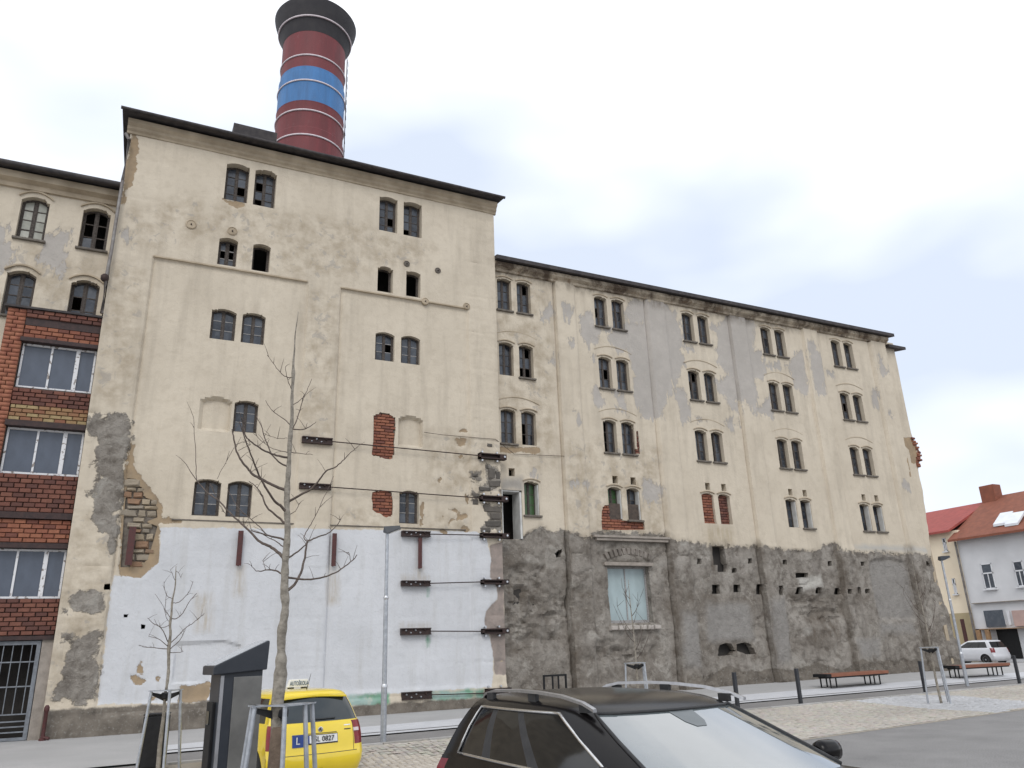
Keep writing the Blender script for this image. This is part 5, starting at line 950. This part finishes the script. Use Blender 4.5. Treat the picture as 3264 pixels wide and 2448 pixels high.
def traced_tree(name, P0, label, trunk, branches, base_r, zoomdef, twigs=True, group=None):
    g0 = float(gz(P0[0], P0[1])); root = thing(name, (P0[0], P0[1], g0), label, 'tree', group)
    T = []
    for k, x, y, w in trunk: p, t = onP(k, x, y, P0); T.append((*p, 1.1*w*ZT[k][2]*t/FPX/2))
    T = [(P0[0], P0[1], g0-.02, base_r)]+T; T = smoothpath(T, 4); T = [(x+.006*math.sin(z*9), y+.006*math.cos(z*7), z, r*(1+.10*math.sin(z*17+2*math.sin(z*5))**3+.07*math.sin(z*41))) for x, y, z, r in T]
    MB().tube([p[:3] for p in T], [p[3] for p in T], 12).build('trunk', M['bark'], root, smooth=True)
    for i, (pts, w0, w1) in enumerate(branches):
        s = random.uniform(-.75, .75); k0 = pts[0]; B = []; L = 0; last = None; n = len(pts)
        for j, (k, x, y) in enumerate(pts):
            p, t = onP(k, x, y, P0, 0.0)
            if last is not None: L += np.linalg.norm(p-last)
            last = p; p2, t2 = onP(k, x, y, P0, s*L); w = .85*(w0+(w1-w0)*j/(n-1)); B.append((*p2, max(.0028, w*ZT[k][2]*t2/FPX/2)))
        B = smoothpath(B, 4); B = [(x+random.uniform(-.004, .004), y+random.uniform(-.004, .004), z+random.uniform(-.004, .004), r) for x, y, z, r in B]; mb = MB().tube([p[:3] for p in B], [p[3] for p in B], 7)
        if twigs:
            for q in range(max(2, len(B)//5)):
                a = B[random.randrange(max(1, len(B)//3), len(B))]; l = random.uniform(.05, .22); dv = Vector((random.uniform(-1, 1), random.uniform(-1, 1), random.uniform(.1, 1.2))).normalized()*l
                mb.tube([a[:3], Vector(a[:3])+dv*.5+Vector((0, 0, .01)), Vector(a[:3])+dv], [.0034, .0026, .0016], 4)
        mb.build('branch', M['twig'], root, smooth=True)
    return root
c2 = lambda *p: [('C2', x, y) for x, y in p]; c1 = lambda *p: [('C1', x, y) for x, y in p]; c3 = lambda *p: [('C3', x, y) for x, y in p]
P_MAIN = (1.57, 8.95)
trunk = [('D', 593, 1640, 22), ('D', 600, 1520, 23), ('D', 606, 1440, 25), ('C2', 966, 1640, 68), ('C2', 972, 1470, 72), ('C2', 985, 1350, 66), ('C2', 995, 1220, 66), ('C2', 990, 1100, 68), ('C2', 1000, 980, 64), ('C2', 1003, 880, 58), ('C2', 1003, 790, 62), ('C2', 1010, 640, 50), ('C2', 1018, 520, 48), ('C2', 1020, 400, 52), ('C2', 1018, 280, 50), ('C2', 1015, 170, 46), ('C2', 1020, 60, 42), ('C1', 1030, 1450, 38), ('C1', 1040, 1330, 34), ('C1', 1045, 1200, 38), ('C1', 1050, 1100, 36), ('C1', 1058, 980, 28), ('C1', 1062, 870, 25), ('C1', 1068, 750, 23), ('C1', 1070, 630, 30), ('C1', 1068, 500, 18), ('C1', 1085, 380, 12), ('C1', 1095, 240, 10), ('C1', 1105, 130, 7), ('C1', 1112, 40, 4)]
BRS = [(c2((1020, 975), (1120, 985), (1230, 992), (1350, 970), (1450, 935), (1550, 870), (1600, 830), (1655, 770)), 24, 9), (c2((1600, 830), (1590, 800), (1575, 745)), 9, 4),
 (c2((1010, 1100), (1080, 1040), (1130, 960), (1160, 870), (1180, 770), (1200, 650), (1225, 635), (1300, 605), (1390, 570), (1450, 520), (1510, 440)), 32, 8), (c2((1205, 650), (1170, 605), (1220, 510), (1275, 415), (1350, 250), (1440, 50)), 12, 5),
 (c2((985, 950), (920, 915), (850, 905), (780, 915), (735, 915)), 20, 9), (c2((735, 915), (700, 880), (690, 870)), 8, 4), (c2((820, 905), (808, 870), (795, 820)), 8, 4), (c2((1020, 800), (1100, 750), (1160, 700), (1195, 665)), 20, 12),
 (c2((985, 800), (930, 740), (860, 690), (770, 650), (700, 580), (620, 500), (520, 410), (400, 285), (290, 200), (190, 90), (90, -60)), 36, 7), (c2((1000, 632), (900, 605), (800, 580), (690, 545)), 24, 12), (c2((820, 575), (740, 490), (670, 430), (560, 320), (470, 160)), 12, 5), (c2((995, 705), (920, 650), (830, 600)), 14, 8),
 (c2((1010, 495), (930, 420), (830, 330), (790, 230), (740, 160), (670, 95)), 26, 8), (c2((1015, 385), (960, 320), (920, 295), (840, 190), (790, 100), (740, -10))+c1((690, 1350), (640, 1220), (600, 1100), (580, 1040)), 32, 8),
 (c2((1010, 182), (920, 150), (800, 90), (700, 30))+c1((660, 1470), (600, 1400), (555, 1310), (530, 1200), (512, 1110)), 34, 14), (c2((1020, 290), (1120, 230), (1220, 180), (1290, 110), (1365, 10))+c1((1450, 1460), (1520, 1400), (1600, 1320), (1660, 1270)), 28, 5),
 (c1((1035, 1368), (940, 1355), (850, 1325), (720, 1250), (650, 1190), (620, 1120), (605, 1000)), 26, 7), (c1((1035, 1455), (960, 1420), (880, 1340), (820, 1210), (780, 1080), (735, 985)), 20, 7), (c1((1060, 1105), (1150, 1115), (1220, 1090), (1280, 1040)), 15, 5), (c1((1070, 1100), (1120, 980), (1160, 830), (1195, 760), (1240, 650)), 12, 5), (c1((1045, 1065), (960, 1000), (870, 930), (820, 850)), 11, 5), (c1((1062, 890), (1130, 850), (1180, 800)), 10, 5), (c1((1068, 640), (990, 625), (920, 550), (870, 480), (835, 430)), 10, 4), (c1((1062, 750), (1020, 660), (1000, 540)), 9, 5), (c1((1045, 1318), (1120, 1330), (1250, 1340)), 11, 5), (c1((1035, 1322), (930, 1300), (850, 1270), (710, 1150)), 9, 4), (c1((190, 1590), (185, 1400), (170, 1150), (160, 995)), 9, 5), (c2((1030, 405), (1090, 370), (1130, 300)), 10, 4), (c1((380, 1560), (440, 1440), (530, 1280)), 5, 4), (c1((1020, 1190), (930, 1195), (800, 1150)), 6, 4), (c1((570, 1305), (640, 1270), (680, 1250)), 7, 4), (c2((400, 290), (350, 200), (310, 120)), 7, 4), (c2((530, 420), (470, 395), (420, 370)), 7, 4)]
traced_tree('young_tree', P_MAIN, 'bare young tree with a knobbly pale trunk behind the ticket machine and yellow car', trunk, BRS, .075, None)
MB().tube([(P_MAIN[0]-.0, P_MAIN[1], float(gz(*P_MAIN))), (P_MAIN[0]+.005, P_MAIN[1], .5), (P_MAIN[0]+.01, P_MAIN[1], .9), (P_MAIN[0]+.012, P_MAIN[1], 1.06)], [.095, .088, .082, .075], 14).build('trunk_wrap', M['jute'], bpy.data.objects['young_tree'], smooth=True)
P_SM = onP('C3', 245, 1060, (.75, 14.5))[0][:2]
trs = [('C3', 240, 1100, 20), ('C3', 250, 1040, 20), ('C3', 262, 900, 21), ('C3', 270, 760, 22), ('C3', 272, 710, 24), ('C3', 280, 600, 18), ('C3', 275, 520, 18), ('C3', 290, 440, 15), ('C3', 300, 330, 13), ('C3', 315, 230, 9), ('C3', 322, 130, 7), ('C3', 328, 60, 4)]
bss = [(c3((270, 715), (220, 715), (150, 705), (90, 705), (30, 685)), 9, 4), (c3((265, 700), (220, 660), (180, 635), (110, 618)), 8, 4), (c3((265, 665), (215, 560), (140, 510), (100, 470)), 9, 4), (c3((272, 530), (200, 545), (150, 480)), 7, 3), (c3((280, 670), (340, 615), (400, 550), (450, 520), (510, 470), (550, 435)), 9, 4), (c3((280, 715), (340, 665), (375, 620), (400, 560)), 8, 4), (c3((285, 475), (330, 475), (380, 430), (430, 345), (490, 275)), 9, 5), (c3((300, 352), (350, 345), (410, 290), (440, 240), (462, 180)), 7, 4), (c3((280, 745), (345, 745), (380, 735)), 7, 4), (c3((280, 465), (240, 410), (245, 330), (255, 260)), 7, 3), (c3((300, 320), (255, 295), (235, 240), (230, 185)), 6, 3), (c3((318, 175), (300, 130), (283, 90)), 5, 3), (c3((330, 100), (350, 120), (365, 155)), 5, 3), (c3((275, 500), (250, 470), (225, 380), (160, 280)), 5, 3)]
traced_tree('sapling', P_SM, 'small bare sapling with upswept twigs in front of the white wall and black bin', trs, bss, .04, None)
def wild_tree(name, P0, label, h, seed, lean=0.0, spread=.75):
    rnd = random.Random(seed); root = thing(name, (P0[0], P0[1], 0), label, 'tree'); n = 9; T = [(P0[0]+lean*k/n, P0[1]+.02*math.sin(k), h*k/n, .030*(1-k/n)+.005) for k in range(n+1)]
    MB().tube([p[:3] for p in smoothpath(T, 3)], [p[3] for p in smoothpath(T, 3)], 9).build('trunk', M['bark'], root, smooth=True)
    for k in range(0, 16, 2):
        z = h*(.42+.5*k/16); a = k*2.4+rnd.uniform(-.4, .4); l = .6*spread*(1.15-.8*k/16)*rnd.uniform(.7, 1.2); b = [(P0[0]+lean*z/h+l*t*math.cos(a), P0[1]+l*t*math.sin(a), z+l*(.7*t+.9*t*t)) for t in (0, .3, .6, 1)]
        mb = MB().tube(smoothpath(b, 3), list(np.linspace(.009, .003, 10)), 6)
        for q in range(3): c = b[rnd.randrange(1, 4)]; mb.tube([c, (c[0]+rnd.uniform(-.15, .15), c[1]+rnd.uniform(-.15, .15), c[2]+rnd.uniform(.1, .25))], [.005, .003], 5)
        mb.build('branch', M['twig'], root, smooth=True)
P_FT = onZ('C5', 640, 1340, 1.30)[:2]; P_RT = onZ('B6', 1610, 560)[:2]
wild_tree('sapling', P_FT, 'slim bare sapling standing in front of the pale boarded window', 3.3, 3, -.05); wild_tree('sapling', P_RT, 'bare sapling in a patch of grey setts between bollard and street lamp', 3.7, 5, -.05, .8)
def guard(name, P0, label, top, rt, rbm, posts, wrap=True):
    g0 = float(gz(P0[0], P0[1])); root = thing(name, (P0[0], P0[1], g0), label, 'tree guard'); va = math.atan2(-P0[1], -P0[0]); tops = []
    for a, f in posts:
        w = va+math.radians(a); t = (P0[0]+rt*f*math.cos(w), P0[1]+rt*f*math.sin(w), top); b = (P0[0]+rbm*f*math.cos(w), P0[1]+rbm*f*math.sin(w), g0-.02); tops.append(t); MB().tube([b, t], .024, 10).build('post', M['galv'], root, smooth=True, auto=50)
    for p, q in zip(tops, tops[1:]+tops[:1]):
        d = (Vector(q)-Vector(p)); L = d.length
        if L < .05: continue
        Mx = Matrix.Translation(p) @ d.to_track_quat('X', 'Z').to_matrix().to_4x4(); MB().box((-.03, -.035, -.006), (L+.03, .035, .008), Mx).build('top_rail', M['galv'], root)
    for p in tops[::max(1, len(tops)//3)][:3]:
        c = Vector((P0[0], P0[1], top-.10)); t = Vector(p)-Vector((0, 0, .03)); MB().add([t+Vector((0, 0, .01)), t-Vector((0, 0, .03)), c-Vector((0, 0, .07)), c+Vector((0, 0, .03)), t+Vector((.012, .012, .01)), t+Vector((.012, .012, -.03)), c+Vector((.012, .012, -.07)), c+Vector((.012, .012, .03))], [(0, 1, 2, 3), (7, 6, 5, 4), (0, 3, 7, 4), (1, 5, 6, 2), (0, 4, 5, 1), (3, 2, 6, 7)]).build('strap', M['rubber'], root)
    MB().lathe((P0[0], P0[1], top-.13), [(.05, 0), (.07, .02), (.07, .08), (.05, .10)], 14).build('collar', M['rubber'], root, smooth=True, auto=40)
    return root
guard('tree_guard', (P_MAIN[0]+.03, P_MAIN[1]), 'splayed grey steel guard around the jute wrapped trunk beside the ticket machine', 1.27, .30, .43, [(-62, 1), (-100, 1.0), (7, .85), (75, .8), (104, 1.05)])
guard('tree_guard', P_SM, 'three-legged steel guard around the sapling in front of the black bin', 1.29, .22, .34, [(-75, 1), (15, 1), (100, 1)])
guard('tree_guard', P_FT, 'steel guard around the sapling below the pale boarded window', 1.32, .28, .36, [(-75, 1), (40, 1), (150, 1)]); guard('tree_guard', P_RT, 'steel guard standing on the grey setts around a sapling', 1.42, .25, .33, [(-75, 1), (40, 1), (150, 1)])
# ------------------------------------------------------------------ ticket machine, bin
K0 = (1.36, 10.75); km = thing('ticket_machine', (K0[0], K0[1], float(gz(*K0))), 'dark grey parking ticket machine with a steep slanting roof', 'ticket machine', world=False, rz=math.radians(9))
kd = simple('anthracite_enamel', (.018, .022, .030), (.026, .030, .038), 5, .4, bump=.05); kp = simple('brushed_metal_panel', (.23, .225, .21), (.15, .147, .14), 2.5, .32, metal=.55, bump=.05); kl = simple('brushed_light_edge', (.42, .42, .44), (.34, .34, .35), 6, .35, metal=.6, bump=0); kt = simple('lit_roof_panel_grey', (.46, .48, .51), (.40, .42, .45), 4, .2, bump=0)  # roof panel colour lightened to paint in the lit look of the roof top
KZ = -float(gz(*K0))
MB().box((-.26, -.20, .0), (.25, .22, 1.78)).build('cabinet', kd, km, bevel=.01)
MB().box((-.10, -.212, .25), (.245, -.19, 1.53)).build('side_panel', kp, km, bevel=.006); MB().box((-.255, -.206, .2), (-.215, -.19, 1.55)).build('edge_trim', kl, km)
MB().box((-.30, -.10, .35), (-.255, .16, 1.25)).build('front_unit', M['black'], km, bevel=.01); MB().box((-.31, -.02, 1.0), (-.30, .10, 1.15)).build('screen', M['carglass'], km)
hp = [(-.36, 1.56), (.285, 1.60), (.30, 1.93), (.285, 1.945), (-.36, 1.66)]; MB().prism(hp, -.25, .26).build('roof', kd, km, bevel=.012)
MB().add([(-.34, -.23, 1.672), (.275, -.23, 1.947), (.275, .24, 1.947), (-.34, .24, 1.672), (-.34, -.23, 1.66), (.275, -.23, 1.935), (.275, .24, 1.935), (-.34, .24, 1.66)], [(0, 1, 2, 3), (7, 6, 5, 4), (0, 4, 5, 1), (1, 5, 6, 2), (2, 6, 7, 3), (3, 7, 4, 0)]).build('roof_panel', kt, km)
for c_ in km.children:
    if c_.name.split('.')[0] != 'cabinet': c_.location.z += KZ
BP = onP('C3', 180, 1235, (.73, 15.9))[0]; bn = thing('litter_bin', (BP[0], BP[1], float(gz(BP[0], BP[1]))), 'black upright litter bin standing behind the guarded sapling', 'litter bin', world=False, rz=math.radians(-8))
MB().box((-.20, -.18, .06), (.20, .18, .86)).build('body', M['black'], bn, bevel=.01); MB().box((-.205, -.185, .88), (.205, .185, .90)).build('lid', M['black'], bn, bevel=.006); MB().box((-.15, -.14, 0), (.15, .14, .06)).build('foot', M['plastic'], bn)
for x in (-.18, .15):
    for y in (-.16, .13): MB().box((x, y, .85), (x+.03, y+.03, .885)).build('lid_post', M['black'], bn)
# ------------------------------------------------------------------ street lamps
def lamp(P, h, label, az):
    root = thing('street_lamp', (P[0], P[1], P[2]), label, 'street lamp', 'street lamps along the lane', world=False, rz=az); s = h/4.45
    MB().lathe((0, 0, 0), [(.062, 0), (.062, 1.08*s)], 16).build('base_tube', M['galv'], root, smooth=True, auto=40); MB().lathe((0, 0, 0), [(.050, 1.08*s), (.047, 2.9*s)], 16).build('pole', M['galv'], root, smooth=True, auto=40); MB().lathe((0, 0, 0), [(.040, 2.9*s), (.036, h-.05)], 16).build('pole', M['galv'], root, smooth=True, auto=40)
    for z, r in ((1.08*s, .066), (2.9*s, .054)): MB().lathe((0, 0, 0), [(r*.85, z-.03), (r, z-.02), (r, z+.02), (r*.8, z+.05)], 16).build('collar', M['bolt'], root, smooth=True, auto=40)
    hd_ = MB().add([(-.09, -.08, h-.10), (.0, -.10, h-.14), (.30, -.10, h-.03), (.30, .10, h-.03), (.0, .10, h-.14), (-.09, .08, h-.10), (-.07, -.07, h+.02), (.28, -.09, h+.03), (.28, .09, h+.03), (-.07, .07, h+.02)], [(0, 5, 4, 1), (1, 4, 3, 2), (6, 7, 8, 9), (0, 1, 2, 7, 6), (5, 9, 8, 3, 4), (2, 3, 8, 7), (0, 6, 9, 5)]).build('lamp_head', kd, root); MB().add([(.06, -.07, h-.128), (.27, -.08, h-.052), (.27, .08, h-.052), (.06, .07, h-.128)], [(0, 1, 2, 3)]).build('lens', M['frame_white2'], hd_)
L1 = onZ('A6', 1378, 1475); lamp(L1, 4.42, 'slim grey street lamp in front of the white painted wall', math.radians(-20)); L2 = onZ('B6', 1800, 430); lamp(L2, 4.42, 'slim grey street lamp beside the second bench near the wing corner', math.radians(-20))
# ------------------------------------------------------------------ bollards, benches, cycle stand
def on_kerb(k, x, y, off=.3): d = ray(k, x, y); t = (16.2+off)/(d[1]-.072*d[0]); p = O3+d*t; return (p[0], p[1])
bl = simple('anthracite_steel', (.020, .022, .027), (.03, .032, .038), 8, .5, bump=0)
for i, (x, y, lb) in enumerate(((100, 420, 'behind the black car roof'), (580, 555, 'between the black car and the first bench'), (1490, 465, 'beside the guarded sapling on grey setts'), (2180, 405, 'beyond the second street lamp near the white car'))):
    P = on_kerb('B6', x, y); root = thing('bollard', (P[0], P[1], 0), 'dark slim square bollard on the kerb '+lb, 'bollard', 'bollards along the kerb', world=False, rz=.07)
    MB().box((-.045, -.045, 0), (.045, .045, .95)).build('post', bl, root, bevel=.008); MB().box((-.07, -.07, 0), (.07, .07, .022)).build('base_plate', bl, root)
bw_ = varied('brown_bench_wood', (.21, .075, .04), (.26, .10, .055), None, .6, 5, .2)
def bench(pa, pb, label):
    za = float(pz(pa[0], pa[1])); d = np.array([pb[0]-pa[0], pb[1]-pa[1]]); L = np.linalg.norm(d); c = (np.array(pa)+np.array(pb))/2; zc = float(pz(c[0], c[1]))
    root = thing('bench', (c[0], c[1], zc), label, 'bench', 'benches on the pavement', world=False, rz=math.atan2(d[1], d[0])); e = L/2+.25
    for k in range(5): y = -.24+.12*k; MB().box((-e+.25, y-.052, .36), (e+.2, y+.052, .46)).build('plank', bw_, root, bevel=.006)
    MB().box((-e, -.30, .36), (-e+.24, .30, .462)).build('end_table', M['black'], root, bevel=.006); MB().box((-e+.24, -.27, .315), (e+.15, .27, .358)).build('frame', M['black'], root)
    for x in (-L/2, -L/2+.3, L/2-.3, L/2):
        for y in (-.2, .2): MB().box((x-.018, y-.018, 0), (x+.018, y+.018, .35)).build('leg', M['black'], root)
    for y in (-.2, .2): MB().box((-L/2, y-.015, 0), (L/2, y+.015, .02)).build('runner', M['black'], root)
q = lambda x, y, z: onZ('B6', x, y, z)[:2]
bench(q(765, 428, .17), q(1125, 400, .17), 'backless brown wooden bench with a black end against the rubble wall'); bench(q(1705, 350, .20), q(2020, 330, .20), 'backless brown wooden bench beyond the second street lamp in front of the white car')
cs = thing('cycle_stand', (12.1, 22.3, float(pz(12.1, 22.3))), 'black square-tube cycle stand by the wall where tall block meets wing', 'cycle stand', world=False)
for x in (-.38, .38): MB().box((x-.025, -.025, 0), (x+.025, .025, .85)).build('post', M['black'], cs)
MB().box((-.405, -.026, .80), (.405, .026, .855)).build('top_bar', M['black'], cs)
for x in (-.08, .12): MB().box((x-.02, -.02, 0), (x+.02, .02, .80)).build('inner_bar', M['black'], cs)
